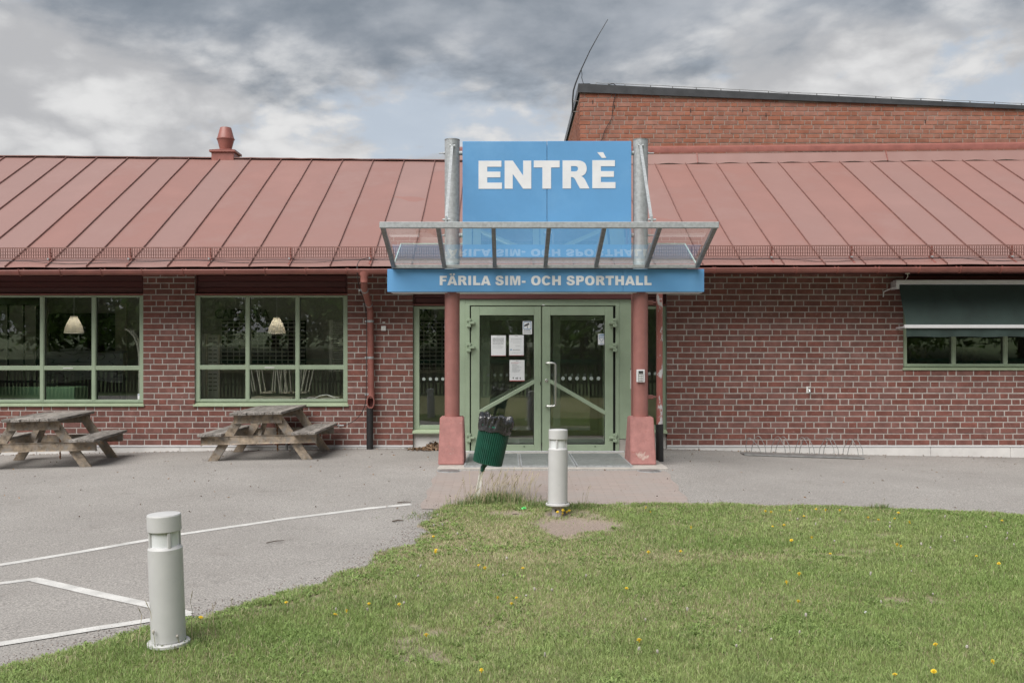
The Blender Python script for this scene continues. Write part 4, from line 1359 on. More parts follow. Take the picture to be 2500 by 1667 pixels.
yn = YD + .031
GN = 'notices taped to the left door'
t, a, b = sheet('notice', 1199, 818.7, 1234.8, 868.6, yn, 'white notice densely printed at the top, left of the two upper sheets', 'notice', GN)
textlines(t, a, b, yn, [(.04, .42, .6, .004)] + [(.13 + .035 * i, .1, .88, .0035) for i in range(6)] + [(.36 + .035 * i, .1, .85, .003) for i in range(3)] + [(.5, .1, .7, .002), (.55, .1, .8, .002), (.62, .1, .75, .002)])
MB().box((a.x, yn - .0009, b.z), (b.x, yn - .0002, b.z + .005)).build('red_strip', M_inkred, t)
t, a, b = sheet('notice', 1243, 818, 1278.7, 868, yn, 'white notice with thin lines and a blue mark, right of the two upper sheets', 'notice', GN)
textlines(t, a, b, yn, [(.04, .42, .6, .004)] + [(.18 + .03 * i, .12, .86, .002) for i in range(2)] + [(.30, .12, .85, .002), (.36, .25, .75, .002), (.52, .4, .75, .002)] + [(.7 + .03 * i, .26, .75, .003) for i in range(2)] + [(.86, .2, .8, .002)])
MB().box((a.x + .015, yn - .0009, b.z + .08), (a.x + .04, yn - .0002, b.z + .093)).build('blue_mark', M_inkblue, t)
MB().box((a.x, yn - .0009, b.z), (b.x, yn - .0002, b.z + .005)).build('red_strip', M_inkred, t)
t, a, b = sheet('notice', 1244, 878.7, 1280.5, 930, yn, 'white notice with the numbers 9 60 6 at its foot, below the other sheets', 'notice', GN)
textlines(t, a, b, yn, [(.04, .42, .6, .004)] + [(.2 + .036 * i, .18, .18 + random.uniform(.3, .65), .0022) for i in range(11)])
textlines(t, a, b, yn, [(.11, .12, .75, .003), (.145, .12, .6, .003)], M_inkred, 'red_print')
MB().box((a.x, yn - .0009, b.z), (b.x, yn - .0002, b.z + .009)).build('red_strip', M_inkred, t)


def text(s, size, loc, mat, parent, name='lettering', rot=0.0, thick=.0005, align='LEFT', bold=0.0, wid=None):
    cu = bpy.data.curves.new('tmp', 'FONT'); cu.body = s; cu.size = size; cu.extrude = thick; cu.offset = bold; cu.align_x = align
    to = bpy.data.objects.new('tmp', cu); COL.objects.link(to)
    dg = bpy.context.evaluated_depsgraph_get()
    me = bpy.data.meshes.new_from_object(to.evaluated_get(dg))
    bpy.data.objects.remove(to); bpy.data.curves.remove(cu)
    if wid:
        xs = [q.co.x for q in me.vertices]; k = wid / (max(xs) - min(xs)); x0 = min(xs)
        for q in me.vertices: q.co.x = (q.co.x - x0) * k
    mt = Matrix.Translation(loc) @ Matrix.Rotation(rot, 4, 'Y') @ Matrix.Rotation(R(90), 4, 'X')
    off = Matrix.Translation(-Vector(ROOT[parent.name])) if parent else Matrix.Identity(4)
    me.transform(off @ mt)
    me.materials.clear(); me.materials.append(mat)
    o = bpy.data.objects.new(name, me); COL.objects.link(o)
    if parent: o.parent = parent
    return o


text('9  60  6', .036, (a.x + .045, yn - .0006, b.z + .03), M_ink, t, 'numbers', wid=.12, bold=.0006)
t, a, b = sheet('camera_sticker', 1276, 784, 1298.8, 816, yn, 'small grey sticker with a surveillance camera symbol in a blue frame', 'sticker')
m = MB(); w = .007
x0, x1, z0, z1 = a.x + .012, b.x - .012, b.z + .075, a.z - .008
m.box((x0, yn - .001, z0), (x1, yn - .0002, z0 + w)); m.box((x0, yn - .001, z1 - w), (x1, yn - .0002, z1)); m.box((x0, yn - .001, z0 + w), (x0 + w, yn - .0002, z1 - w)); m.box((x1 - w, yn - .001, z0 + w), (x1, yn - .0002, z1 - w))
m.build('blue_frame', M_inkblue, t)
m = MB(); rt_ = Matrix.Rotation(R(-25), 3, 'Y'); c_ = ((x0 + x1) / 2, yn - .0005, (z0 + z1) / 2 + .012)
m.box((-.038, -.0005, -.012), (.03, .0003, .014), rt_, c_); m.box((-.052, -.0005, -.007), (-.04, .0003, .007), rt_, c_); m.box((c_[0] - .003, yn - .001, z0 + .01), (c_[0] + .004, yn - .0003, c_[2] - .008))
m.build('camera_symbol', M_ink, t)
textlines(t, a, b, yn, [(.66, .15, .8, .006), (.75, .08, .9, .006), (.86, .08, .9, .006)])
t, a, b = sheet('alarm_sticker', 1460, 814.7, 1477, 841.5, yn, 'white alarm sticker with a blue triangle at the edge of the right door pane', 'sticker')
text('LARM', .03, (a.x + .012, yn - .0006, a.z - .026), M_inkblue, t, 'lettering', wid=.078, bold=.001)
textlines(t, a, b, yn, [(.22, .1, .9, .011), (.85, .3, .7, .005), (.92, .1, .9, .004)], M_inkblue)
m = MB(); ta, tb, tc_ = Vector((a.x + .012, yn - .0006, a.z - .062)), Vector((b.x - .012, yn - .0006, a.z - .062)), Vector(((a.x + b.x) / 2, yn - .0006, b.z + .045))
for p, q in ((ta, tb), (tb, tc_), (tc_, ta)): m.bar(p, q, .0008, .004, up=(0, 1, 0)); m.bar(p, q, .004, .0008, up=(0, 1, 0))
m.build('triangle', M_inkblue, t)
t, a, b = sheet('window_sticker', 336, 961, 345, 974, yF + .047, 'small white sticker in the lower right corner of the left window', 'sticker')
textlines(t, a, b, yF + .047, [(.1, .1, .9, .012)], M_inkblue)
# cards and SPINNING lettering on the inner door
t, a, b = sheet('inner_card', 1287, 836, 1299, 847, YI - .004, 'small beige card behind the left door pane', 'card')
text('SPINNING', .062, (X(1286, YI), YI - .004, Z(836, YI)), M_beige, t, 'lettering', rot=R(90), wid=.37, bold=.001)

# ------------------------------------------------------------------ small fittings on the wall
p = P(937, 801.5, YW)
t = thing('wall_box', 'small white square box on the brick beside the downpipe', 'box', (p.x, YW, p.z))
MB().bbox((p.x - .037, YW - .035, p.z - .037), (p.x + .037, YW + .001, p.z + .037), .005).build('case', M_white_pl, t)
q = P(937, 787, YW); MB().box((q.x - .02, YW - .004, q.z - .009), (q.x + .02, YW + .001, q.z + .009)).build('label_strip', M_white_pl, t)
p = P(1973.5, 951.5, YW)
t = thing('wall_tap', 'chrome tap with square plate on the brick wall above the bicycle rack', 'tap', (p.x, YW, p.z))
MB().bbox((p.x - .032, YW - .008, p.z - .05), (p.x + .032, YW + .001, p.z + .05), .004).build('plate', M_white_pl, t)
m = MB(); m.tube([(p.x, YW, p.z), (p.x, YW - .05, p.z), (p.x + .004, YW - .065, p.z - .02), (p.x + .005, YW - .066, p.z - .045)], .012, 10); m.build('spout', M_steel, t, smooth=40)
MB().lathe([(.0, .0), (.02, .0), (.022, .012), (.012, .02), (0, .02)], 12, Matrix.Translation((p.x, YW - .05, p.z + .02)), cap=False).build('knob', M_steel, t, smooth=40)
# cable running down from the eaves to a wall valve
pts = [(900, 630, 14.45), (882, 634, 14.40), (873, 645, 14.35), (872, 668, 14.3), (877, 700, 14.42), (890, 742, 14.95), (895, 790, 15.02), (895, 880, 15.02), (894, 960, 15.02), (889, 995, 15.05), (872, 1021, 15.08), (848, 1036, 15.1), (838, 1038, 15.1)]
P3 = [P(*q) for q in pts]; sm = []
for i in range(len(P3) - 1):
    p0, p1, p2, p3 = P3[max(i - 1, 0)], P3[i], P3[i + 1], P3[min(i + 2, len(P3) - 1)]
    for j in range(5):
        tt = j / 5
        sm.append(.5 * ((2 * p1) + (p2 - p0) * tt + (2 * p0 - 5 * p1 + 4 * p2 - p3) * tt * tt + (3 * p1 - p0 - 3 * p2 + p3) * tt ** 3))
sm.append(P3[-1])
t = thing('heating_cable', 'thin black cable running down beside the left downpipe to the wall', 'cable', P3[-1])
MB().tube(sm, .0055, 6).build('cable', M_black, t, smooth=60)
m = MB(); q = P(830, 1038.5, 15.1); m.tube([(q.x - .06, q.y, q.z), (q.x + .06, q.y, q.z)], .010, 8); m.tube([(q.x - .02, q.y, q.z + .02), (q.x - .02, q.y, q.z - .03)], .008, 8); m.bar((q.x - .02, q.y, q.z), (q.x - .02, YW + .01, q.z), .015, .015)
m.build('end_fitting', M_galv, t)
# cable lying along the snow guard
xs_ = list(np.arange(XL + .3, X(930, 14.3), .3)) + [None] + list(np.arange(X(1700, 14.3), XR - .2, .3))
seg = []; segs = []
for x in xs_:
    if x is None: segs.append(seg); seg = []; continue
    seg.append(Vector((x, 14.52, float(zeave(x)) + .095 + .018 * math.sin(x * 2.3) + .01 * math.sin(x * 5.1))))
segs.append(seg)
for sgm, lab in zip(segs, ('thin black cable lying along the eaves left of the canopy', 'thin black cable lying along the eaves right of the canopy')):
    tag(MB().tube(sgm, .005, 6).build('eaves_cable', M_black, origin=sgm[0], smooth=60), lab, 'cable', 'cables along the eaves')

# ------------------------------------------------------------------ awning over the right window
aw = thing('awning', 'dark green awning pulled down over the right window', 'awning', (X(2200, 15.0), 15.0, 2.4))
ax0, ax1 = X(2195, 15.02), X(2583, YW) + .1
zc0 = Z(691, 15.0)
m = MB(); m.bbox((X(2184, 15.0), 14.94, zc0 - .022), (ax1 + .08, 15.08, zc0 + .045), .008)
m.build('cassette', M_alu, aw)
yb_, zb_ = 14.74, Z(797, 14.74)
bx0 = ax0
vs = []; fs = []
nx_, nz_ = 20, 8
for j in range(nz_ + 1):
    for i in range(nx_ + 1):
        tt = j / nz_
        x = ax0 + (ax1 - ax0) * i / nx_
        vs.append((x, 15.03 + (yb_ - 15.03) * tt + .012 * math.sin(math.pi * tt) + .003 * math.sin(i * 1.3) * tt, zc0 - .02 + (zb_ - zc0 + .02) * tt))
for j in range(nz_):
    for i in range(nx_):
        k = j * (nx_ + 1) + i; fs.append((k, k + nx_ + 1, k + nx_ + 2, k + 1))
MB().add(vs, fs).build('fabric', M_awning, aw, smooth=60)
MB().bbox((ax0 - .035, yb_ - .03, zb_ - .026), (ax1 + .05, yb_ + .02, zb_ + .026), .006).build('front_bar', M_alu, aw)
vs = []; fs = []; nx_ = 60
zv = Z(822, yb_)
for i in range(nx_ + 1):
    x = ax0 + (ax1 - ax0) * i / nx_
    for j, tt in enumerate((0, .35, .7, 1)):
        vs.append((x, yb_ + .008 + .010 * tt * math.sin(i * .55) + .006 * tt * math.sin(i * 1.9 + j), zb_ - .02 + (zv - zb_ + .02) * tt + (.005 * math.sin(i * .4) if j == 3 else 0)))
for i in range(nx_):
    for j in range(3):
        k = 4 * i + j; fs.append((k, k + 1, k + 5, k + 4))
MB().add(vs, fs).build('valance', M_awning, aw, smooth=60)
m = MB(); q0 = Vector((X(2188, 15.02), 15.03, zc0 - .01))
m.bbox((q0.x - .02, 14.97, zc0 - .09), (q0.x + .03, 15.19, zc0 + .03), .004)
m.tube([(q0.x, 15.0, zc0 - .05), (q0.x - .07, 15.08, zc0 - .085), (q0.x - .13, 15.17, zc0 - .12), (q0.x - .135, 15.18, zc0 - .2)], .009, 8)
m.build('end_bracket', M_alu, aw)
m = MB(); m.bar((ax0 + .03, YW + .02, Z(800, 15)), (ax0 + .03, yb_ + .01, zb_), .02, .025); m.bar((ax1 - .03, YW + .02, Z(800, 15)), (ax1 - .03, yb_ + .01, zb_), .02, .025)
m.build('arm', M_alu, aw)
p = P(2215.5, 665, 14.95)
t = thing('cable_box', 'small beige junction box with a loose lead under the eaves above the awning', 'box', (p.x, p.y, p.z))
MB().bbox((p.x - .03, p.y - .02, p.z - .022), (p.x + .03, p.y + .02, p.z + .03), .004).build('case', M_tube, t)
MB().tube([(p.x, p.y, p.z - .02), (p.x + .005, p.y, p.z - .06), (p.x - .015, p.y + .01, p.z - .10), (p.x - .04, p.y + .04, p.z - .13)], .005, 6).build('lead', M_tube, t)

# ------------------------------------------------------------------ tall hall behind
YH = 19.60
hall = thing('sports_hall', 'tall orange brick hall behind the entrance with a dark sloping roof edge', 'building', (X(1416, YH), YH, 0))
hx0, hx1 = X(1416, YH), 13.0


def hall_top(x): return Z(226.6, YH) + (Z(267.6, YH) - Z(226.6, YH)) * (x - hx0) / (X(2500, YH) - hx0)
def hall_cop(x): return Z(206, YH) + (Z(259, YH) - Z(206, YH)) * (x - hx0) / (X(2500, YH) - hx0)


hw = MB()
def hw_slab(m, y0, y1):
    vs = [(hx0 + .01, y0, 0), (hx1, y0, 0), (hx1, y0, hall_top(hx1)), (hx0 + .01, y0, hall_top(hx0)), (hx0 + .01, y1, 0), (hx1, y1, 0), (hx1, y1, hall_top(hx1)), (hx0 + .01, y1, hall_top(hx0))]
    m.add(vs, [(0, 1, 2, 3), (5, 4, 7, 6), (4, 0, 3, 7), (1, 5, 6, 2), (3, 2, 6, 7)])
hw_slab(hw, YH + .010, YH + 14)
hallwall = hw.build('brick_wall', M_mortar2, hall)


def hall_spans(z):
    lo, hi = hx0, hx1
    # the sloping top trims the courses on the right
    xt = hx0 + (z - hall_top(hx0)) / ((hall_top(hx1) - hall_top(hx0)) / (hx1 - hx0))
    hi = min(hx1, xt) if z > hall_top(hx1) else hx1
    return [(lo, hi)] if hi - lo > .2 else []


bh = lay(hall_spans, 5.33, hall_top(hx0) - .01, YH, 9)
make_bricks(bh, YH, lambda b: (abs(b[0] - 4.5) if b[3] == 's' and X(1420, YH) < b[0] < X(2490, YH) else None), M_brick2, hallwall, jit=.003)
# side wall bricks (facing left): rotate the layout
bs = lay(lambda z: [(0, 9.0)], 5.33, hall_top(hx0) - .05, YH, 13)
m = MB()
for (x, z, ln, k) in bs:
    vs, fs = brick_shape(ln, BH, j=.003)
    m.add([Vector((hx0 + q.y - .004, YH + .02 + 9.0 - (x + q.x), z + q.z)) for q in vs], fs)
m.build('side_bricks', M_brick2, hallwall, kind='stuff')
m = MB()
xx = np.linspace(hx0 - .03, hx1, 30)
for a, b in zip(xx[:-1], xx[1:]):
    vs = [(a, YH - .05, hall_top(a) - .005), (b, YH - .05, hall_top(b) - .005), (b, YH - .05, hall_cop(b)), (a, YH - .05, hall_cop(a)), (a, YH + .25, hall_cop(a) + .01), (b, YH + .25, hall_cop(b) + .01), (a, YH + .01, hall_top(a) - .005), (b, YH + .01, hall_top(b) - .005)]
    m.add(vs, [(0, 1, 2, 3), (3, 2, 5, 4), (6, 7, 1, 0)])
m.build('roof_edge', M_coping, hall)
zc_ = hall_cop(hx0)
m = MB(); m.add([(hx0 - .035, YH - .05, zc_ - .16), (hx0 - .035, YH + 14, zc_ - .35), (hx0 - .035, YH + 14, zc_ - .15), (hx0 - .035, YH - .05, zc_), (hx0 + .2, YH - .05, zc_), (hx0 + .2, YH + 14, zc_ - .15)], [(1, 0, 3, 2), (3, 4, 5, 2)])
m.build('side_edge', M_coping, hall)
m = MB(); m.add([(hx0 + .05, YH, hall_top(hx0) + .02), (hx1, YH, hall_top(hx1) + .02), (hx1, YH + 14, hall_top(hx1)), (hx0 + .05, YH + 14, hall_top(hx0) - .1)], [(0, 1, 2, 3)])
m.build('roof_deck', M_coping, hall)
# open weep joints
for (u, v) in ((1447, 250), (1500, 261), (1686, 270), (1813, 271), (1870, 281), (2259, 297)):
    q = P(u, v, YH)
    MB().box((q.x - .007, YH - .003, q.z - .036), (q.x + .007, YH + .006, q.z + .036)).build('weep_hole', M_dark, hallwall)
# wire along the roof edge on clips
lw = thing('lightning_conductor', 'thin wire on small clips along the dark roof edge of the hall', 'wire', (hx0 + .5, YH + .05, hall_cop(hx0 + .5)))
us = [1455, 1485, 1526, 1588, 1642, 1700, 1760, 1806, 1876, 1926, 1994, 2048, 2138, 2176, 2248, 2300, 2368, 2428, 2494, 2560]
pts = []
for i, u in enumerate(us):
    x = X(u, YH + .03); zz = hall_cop(x)
    MB().box((x - .008, YH + .02, zz - .03), (x + .008, YH + .035, zz + .05)).build('clip', M_galv_dark, lw)
    pts.append(Vector((x, YH + .025, zz + .052)))
    if i + 1 < len(us):
        x2 = X((u + us[i + 1]) / 2, YH + .03); pts.append(Vector((x2, YH + .025, hall_cop(x2) + .045 + random.uniform(-.012, .015))))
MB().tube(pts, .006, 5).build('wire', M_galv_dark, lw, smooth=60)
# leaning antenna at the corner
an = thing('antenna', 'thin leaning antenna rod at the left corner of the tall hall', 'antenna', P(1398, 275, YH + .3))
ya = YH + .3
pts = [P(u, v, ya) for u, v in ((1398, 276), (1398, 262), (1398, 245), (1400, 222), (1405, 205), (1412, 187), (1420, 168), (1440, 125), (1462, 85), (1484, 48))]
MB().tube(pts, [.016, .016, .016, .015, .014, .013, .011, .009, .008, .006], 6).build('rod', M_black, an, smooth=60)
m = MB()
for v in (247, 273): m.bar(P(1397, v, ya), P(1412, v, ya), .012, .012)
m.build('stay', M_galv_dark, an)
MB().tube([P(1419, 170, ya), P(1421, 182, ya), P(1420, 190, ya), P(1424, 204, ya), P(1427, 208, ya)], .006, 5).build('lead', M_black, an)
pts = [P(u, v, YH - .03) for u, v in ((1474, 214), (1486, 207), (1497, 205), (1505, 210), (1506, 220), (1503, 232), (1499, 245), (1496, 262), (1494, 287), (1490, 296), (1484, 306), (1476, 320), (1470, 340), (1462, 352))]
tag(MB().tube(pts, .008, 6).build('wall_cable', M_black, origin=pts[-1], smooth=60), 'loose dark cable hanging down the brick front of the tall hall', 'cable')

# ------------------------------------------------------------------ roof ventilator
yv = 19.25
p = P(551, 392, yv)
vt_ = thing('roof_ventilator', 'red barrel shaped metal ventilator on a square base on the ridge', 'ventilator', (p.x, yv, p.z))
k = F / yv
zb = Z(395, yv); zs = Z(374, yv)
w = 27 / k
m = MB(); m.bbox((p.x - w, yv - w, zb - .25), (p.x + w, yv + w, zs + .01), .006); m.build('base_box', M_gutter, vt_)
m = MB(); w2 = 31.5 / k
m.bbox((p.x - w2, yv - w2, zs - .025), (p.x + w2, yv + w2, zs + .015), .006)
m.build('base_cap', M_gutter, vt_)
m = MB(); m.add([(p.x - w2, yv - w2, zs + .016), (p.x + w2, yv - w2, zs + .016), (p.x + w2, yv + w2, zs + .016), (p.x - w2, yv + w2, zs + .016), (p.x - .1, yv - .1, zs + .06), (p.x + .1, yv - .1, zs + .06), (p.x + .1, yv + .1, zs + .06), (p.x - .1, yv + .1, zs + .06)], [(0, 1, 5, 4), (1, 2, 6, 5), (2, 3, 7, 6), (3, 0, 4, 7), (4, 5, 6, 7)])
m.build('base_hip', M_gutter, vt_)
pr = [(13 / k, 371), (13 / k, 367), (14 / k, 366), (20.3 / k, 342), (21.5 / k, 341.5), (21.5 / k, 339.5), (20.3 / k, 339), (13.5 / k, 313.5), (13 / k, 312.5), (11 / k, 313.5)]
MB().lathe([(r, Z(v, yv)) for r, v in pr], 28, Matrix.Translation((p.x, yv, 0))).build('barrel', M_gutter, vt_, smooth=30)
MB().box((p.x - .03, yv - .115, Z(370.5, yv)), (p.x + .03, yv - .104, Z(367.5, yv))).build('plate', M_white_pl, vt_)

# ------------------------------------------------------------------ picnic tables
def picnic_table():
    t = thing('picnic_table', 'weathered wooden picnic table under the window with stacked chairs', 'picnic table', (0, 0, 0), 'picnic tables along the wall')
    rr = random.Random(3)
    L2 = .78

    def plank(x0, x1, z, name='plank', ya=-L2, yb=L2, th=.036):
        m = MB(); m.bbox((x0, ya + rr.uniform(-.012, .012), z + rr.uniform(-.003, .002)), (x1, yb + rr.uniform(-.012, .012), z + th + rr.uniform(-.002, .003)), .005, Matrix.Rotation(rr.uniform(-.004, .004), 3, 'Z'))
        return m.build(name, M_wood, t)
    W_ = .722 / 6
    for i in range(6): plank(-.361 + i * W_ + .004, -.361 + (i + 1) * W_ - .004, .635, 'top_plank')
    for s in (-1, 1):
        for i in range(3):
            a = .475 + i * .113
            if s > 0: plank(a + .003, a + .11, .350, 'seat_plank')
            else: plank(-a - .11, -a - .003, .350, 'seat_plank')
    for y in (-.60, .60):
        sy = -1 if y < 0 else 1
        # cleat under the top and long seat bearer, outside the legs
        m = MB(); m.bbox((-.33, y + sy * .024, .515), (.33, y + sy * .064, .630), .008); m.build('top_cleat', M_wood_b, t)
        m = MB(); m.bbox((-.79, y + sy * .024, .232), (.79, y + sy * .064, .345), .012); m.build('seat_bearer', M_wood_b, t)
        for s in (-1, 1):
            m = MB(); a = Vector((s * .235, y, .625)); b = Vector((s * .655, y, -.002))
            d = (b - a).normalized()
            # leg cut level at top and foot
            n = .058 / abs(d.z)
            vs = []
            for q, in ((a,), (b,)):
                for yy in (-.022, .022):
                    vs += [(q.x - n, y + yy, q.z), (q.x + n, y + yy, q.z)]
            fs = [(0, 1, 5, 4), (2, 6, 7, 3), (0, 4, 6, 2), (1, 3, 7, 5), (0, 2, 3, 1), (4, 5, 7, 6)]
            m.add(vs, fs); m.build('leg', M_wood_b, t)
    for s in (-1, 1):
        MB().bar((0, s * .57, .31), (0, s * .12, .62), .09, .04, up=(1, 0, 0)).build('brace', M_wood_b, t)
    # rusty chain hanging from the bearer
    m = MB(); cz = .31; q = Vector((.02, .30, .42)); i = 0
    pts = [Vector((.02 + .004 * math.sin(i * 2), .30, .45 - i * .022)) for i in range(20)]
    for i in range(19):
        a, b = pts[i], pts[i + 1]
        if i % 2: m.bar(a + Vector((0, 0, .006)), b - Vector((0, 0, .006)), .022, .007, up=(0, 1, 0))
        else: m.bar(a + Vector((0, 0, .006)), b - Vector((0, 0, .006)), .007, .022, up=(0, 1, 0))
    m.build('chain', M_rust, t)
    return t


pt = picnic_table()
x_, y_ = X(662, 14.31), 14.31
pt.location = (x_, y_, float(gz(x_, y_)) + .005); pt.rotation_euler = (R(.6), R(-1.3), R(-1.0))
pt2 = copy_tree(pt)
x_, y_ = -6.32, 13.78
pt2.location = (x_, y_, float(gz(x_, y_)) - .0); pt2.rotation_euler = (R(.3), R(-.8), R(6))
pt2['label'] = 'weathered wooden picnic table at the left edge, under the window with the green box'
# grey drain pipe stub behind the right table
q = P(700, 1095, 15.12)
tag(MB().tube([(q.x, 15.12, -.08), (q.x, 15.12, .0), (q.x, 15.12, .42)], .02, 10).build('wall_pipe', M_galv_dark, origin=(q.x, 15.12, -.08), smooth=40), 'short grey pipe on the wall behind the picnic table', 'pipe')

# ------------------------------------------------------------------ bicycle rack
yk = 14.62
bx0_, bx1_ = X(1812, yk), X(2103, yk)
zg = lambda x: float(gz(x, yk))
rack = thing('bicycle_rack', 'low galvanised bicycle rack with five pairs of wire hoops by the brick wall', 'bicycle rack', ((bx0_ + bx1_) / 2, yk, zg(4.3)))
za, zb = zg(bx0_) + .006, zg(bx1_) + .008
m = MB()
def tray(y0, y1, h0, h1, th=.006):
    vs = [(bx0_, y0, za + h0), (bx1_, y0, zb + h0), (bx1_, y1, zb + h1), (bx0_, y1, za + h1)]
    vs += [(x, y, z + th) for x, y, z in vs]
    m.add(vs, [(0, 3, 2, 1), (4, 5, 6, 7), (0, 1, 5, 4), (1, 2, 6, 5), (2, 3, 7, 6), (3, 0, 4, 7)])
tray(yk - .14, yk - .12, .0, .016, .004); tray(yk - .12, yk + .12, .016, .018, .004); tray(yk + .12, yk + .14, .018, .004, .004)
m.build('tray', M_galv_dark, rack)
for i in range(5):
    for dx in (0, .068):
        cx_ = bx0_ + .17 + i * .355 + dx
        z0 = za + (zb - za) * (cx_ - bx0_) / (bx1_ - bx0_) + .03
        hgt = .245
        if i == 0 and dx == 0: sk_ = -.07; hgt = .215
        else: sk_ = random.uniform(-.012, .012)
        m = MB()
        loop = [(-.085, .11, 0), (-.075, .09, .09), (-.03, .04, hgt - .025), (-.008, .01, hgt), (.012, -.01, hgt), (.035, -.04, hgt - .025), (.085, -.09, .10), (.09, -.11, 0)]
        pts = [(cx_ + a * .95 + sk_ * c / hgt, yk + b * .85, z0 + c) for a, b, c in loop]
        m.tube(pts, .0048, 7); m.build('hoop', M_galv_dark, rack, smooth=60)

# ------------------------------------------------------------------ bollards
def bollard():
    t = thing('bollard_light', 'light grey bollard lamp standing in the lawn edge by the car park', 'bollard', (0, 0, 0), 'bollard lamps')
    n = 40
    MB().lathe([(.055, -.14), (.055, .012)], 20).build('stub', M_conc, t, smooth=40)
    MB().lathe([(.0, .0), (.112, .0), (.117, .004), (.117, .018), (.112, .023), (.09, .024)], n, cap=False).build('flange', M_bollard, t, smooth=30)
    MB().lathe([(.092, .022), (.092, .028), (.0945, .03), (.0945, .552), (.092, .556), (.084, .566), (.07, .567)], n, cap=False).build('body', M_bollard, t, smooth=25)
    MB().lathe([(.0745, .56), (.0745, .66)], n, cap=False).build('lens', M_lens, t, smooth=40)
    for a in (20, 110, 200, 290):
        r = Matrix.Rotation(R(a), 3, 'Z')
        MB().bbox((.066, -.009, .556), (.088, .009, .662), .003, r).build('strut', M_bollard, t)
    MB().lathe([(.07, .652), (.089, .651), (.0925, .655), (.0925, .740), (.089, .747), (.05, .753), (.0, .755)], n, cap=False).build('cap', M_bollard, t, smooth=25)
    for a in (35, 145, 255, 325):
        q = Vector((.104 * math.cos(R(a)), .104 * math.sin(R(a)), .022))
        MB().lathe([(.008, 0), (.008, .008), (.004, .011), (0, .011)], 8, Matrix.Translation(q), cap=False).build('bolt', M_steel, t, smooth=40)
    return t


b1 = bollard()
q = P(412, 1572, 5.60)
b1.scale = (1, 1, .985); b1.location = q; b1.rotation_euler = (R(.6), R(-2.0), R(15))
b2 = copy_tree(b1)
q = P(1361.5, 1233, 9.68)
b2.location = q; b2.rotation_euler = (R(0), R(.8), R(58))
for ch in b2.children:
    if ch.name.startswith('stub'):
        MBh = MB().lathe([(.012, 0), (.012, .004)], 12, Matrix.Translation((-.02, -.055, -.045)) @ Matrix.Rotation(R(90), 4, 'X'))
        ROOT[ch.name] = (0, 0, 0)
        ho = MBh.build('hole', M_black, ch); ho.rotation_euler = (0, 0, R(-58))
b2['label'] = 'light grey bollard lamp on a bare stub in front of the entrance doors'

# ------------------------------------------------------------------ litter bin
pb = G(1161.5, 1222)
bin_ = thing('litter_bin', 'tilted dark green ribbed litter bin with a black bag on a thin post', 'litter bin', pb)
kk = F / pb.y
foot = pb + Vector((0, 0, -.02))
sl0 = P(1177, 1150, pb.y); sl1 = P(1181.5, 1130, pb.y)
ax = (P(1207, 1035, pb.y) - P(1188, 1126, pb.y)).normalized()
ax = (ax + Vector((0, -.05, 0))).normalized()
bb = P(1190, 1130, pb.y)                     # bottom centre of the basket
rotm = Vector((0, 0, 1)).rotation_difference(ax).to_matrix().to_4x4()
mt = Matrix.Translation(bb) @ rotm
m = MB(); d = (sl0 - foot); n_ = 22
side = Vector((1, 0, 0)); wv = d.normalized()
pm_ = Vector((.05, 0, 0))
for s in (-1, 1):
    m.bar(foot + Vector((s * .016, 0, 0)), sl0 + Vector((s * .018, 0, .03)), .011, .03, up=(0, 1, 0))
for i in range(n_):
    c = foot + d * ((i + .5) / n_)
    m.bar(c - wv * .008, c + wv * .008, .030, .012, up=(0, 1, 0))
m.build('post', M_whitepost, bin_)
MB().tube([sl0, sl0.lerp(sl1, .5), bb + ax * .02], .026, 14).build('sleeve', M_bin, bin_, smooth=40)
nr = 44; n = nr * 4; R0, R1, Hh = .152, .160, .40
m = MB()
for j, (f, rr_) in enumerate(((0, R0 * .97), (.01, R0), (.5, (R0 + R1) / 2), (.99, R1), (1, R1 * .98))):
    for k in range(n):
        a = 2 * math.pi * k / n
        r_ = rr_ + .0052 * (1 if (k % 4) in (0, 1) else -1)
        m.v.append(mt @ Vector((r_ * math.cos(a), r_ * math.sin(a), Hh * f)))
for j in range(4):
    for k in range(n):
        a = j * n + k; b = j * n + (k + 1) % n; m.f.append((a, b, b + n, a + n))
m.f.append(tuple(range(n))[::-1])
m.build('basket', M_bin, bin_, smooth=20)
MB().lathe([(R1 - .012, Hh - .3), (R1 - .010, Hh + .0), (R1 - .004, Hh + .012), (R1 + .008, Hh + .006), (R1 + .009, Hh - .006)], 44, mt, cap=False).build('rim', M_bin, bin_, smooth=40)
m = MB(); n = 120; rb = random.Random(5)
ph = [rb.uniform(0, 6.3) for _ in range(8)]
prof = [(.012, -.055), (.017, -.03), (.016, .0), (.020, .035), (.023, .07), (.017, .096), (.004, .102), (-.016, .094), (-.032, .055), (-.03, .0), (-.026, -.15)]
for j, (dr, dz) in enumerate(prof):
    for k in range(n):
        a = 2 * math.pi * k / n
        # gathers of the gathered plastic
        w_ = .006 * math.sin(9 * a + ph[0] + .8 * j + 1.5 * math.sin(2 * a)) + .006 * math.sin(19 * a + ph[1] - .9 * j + 2 * math.sin(3 * a)) + .004 * math.sin(37 * a + ph[2] + j) + rb.uniform(-.004, .004) - .012 * math.exp(-((a - 4.5) / .35) ** 2) * (j < 5)
        amp = 1.0 if 1 < j < 10 else .35
        if j < 2: w_ = abs(w_) * .6
        r_ = R1 + dr + w_ * amp
        zz = Hh + dz + (.016 * math.sin(3 * a + ph[3]) + .010 * math.sin(7 * a + ph[4]) + rb.uniform(-.003, .003)) * (1 if 2 < j < 8 else .6)
        m.v.append(mt @ Vector((r_ * math.cos(a), r_ * math.sin(a), zz)))
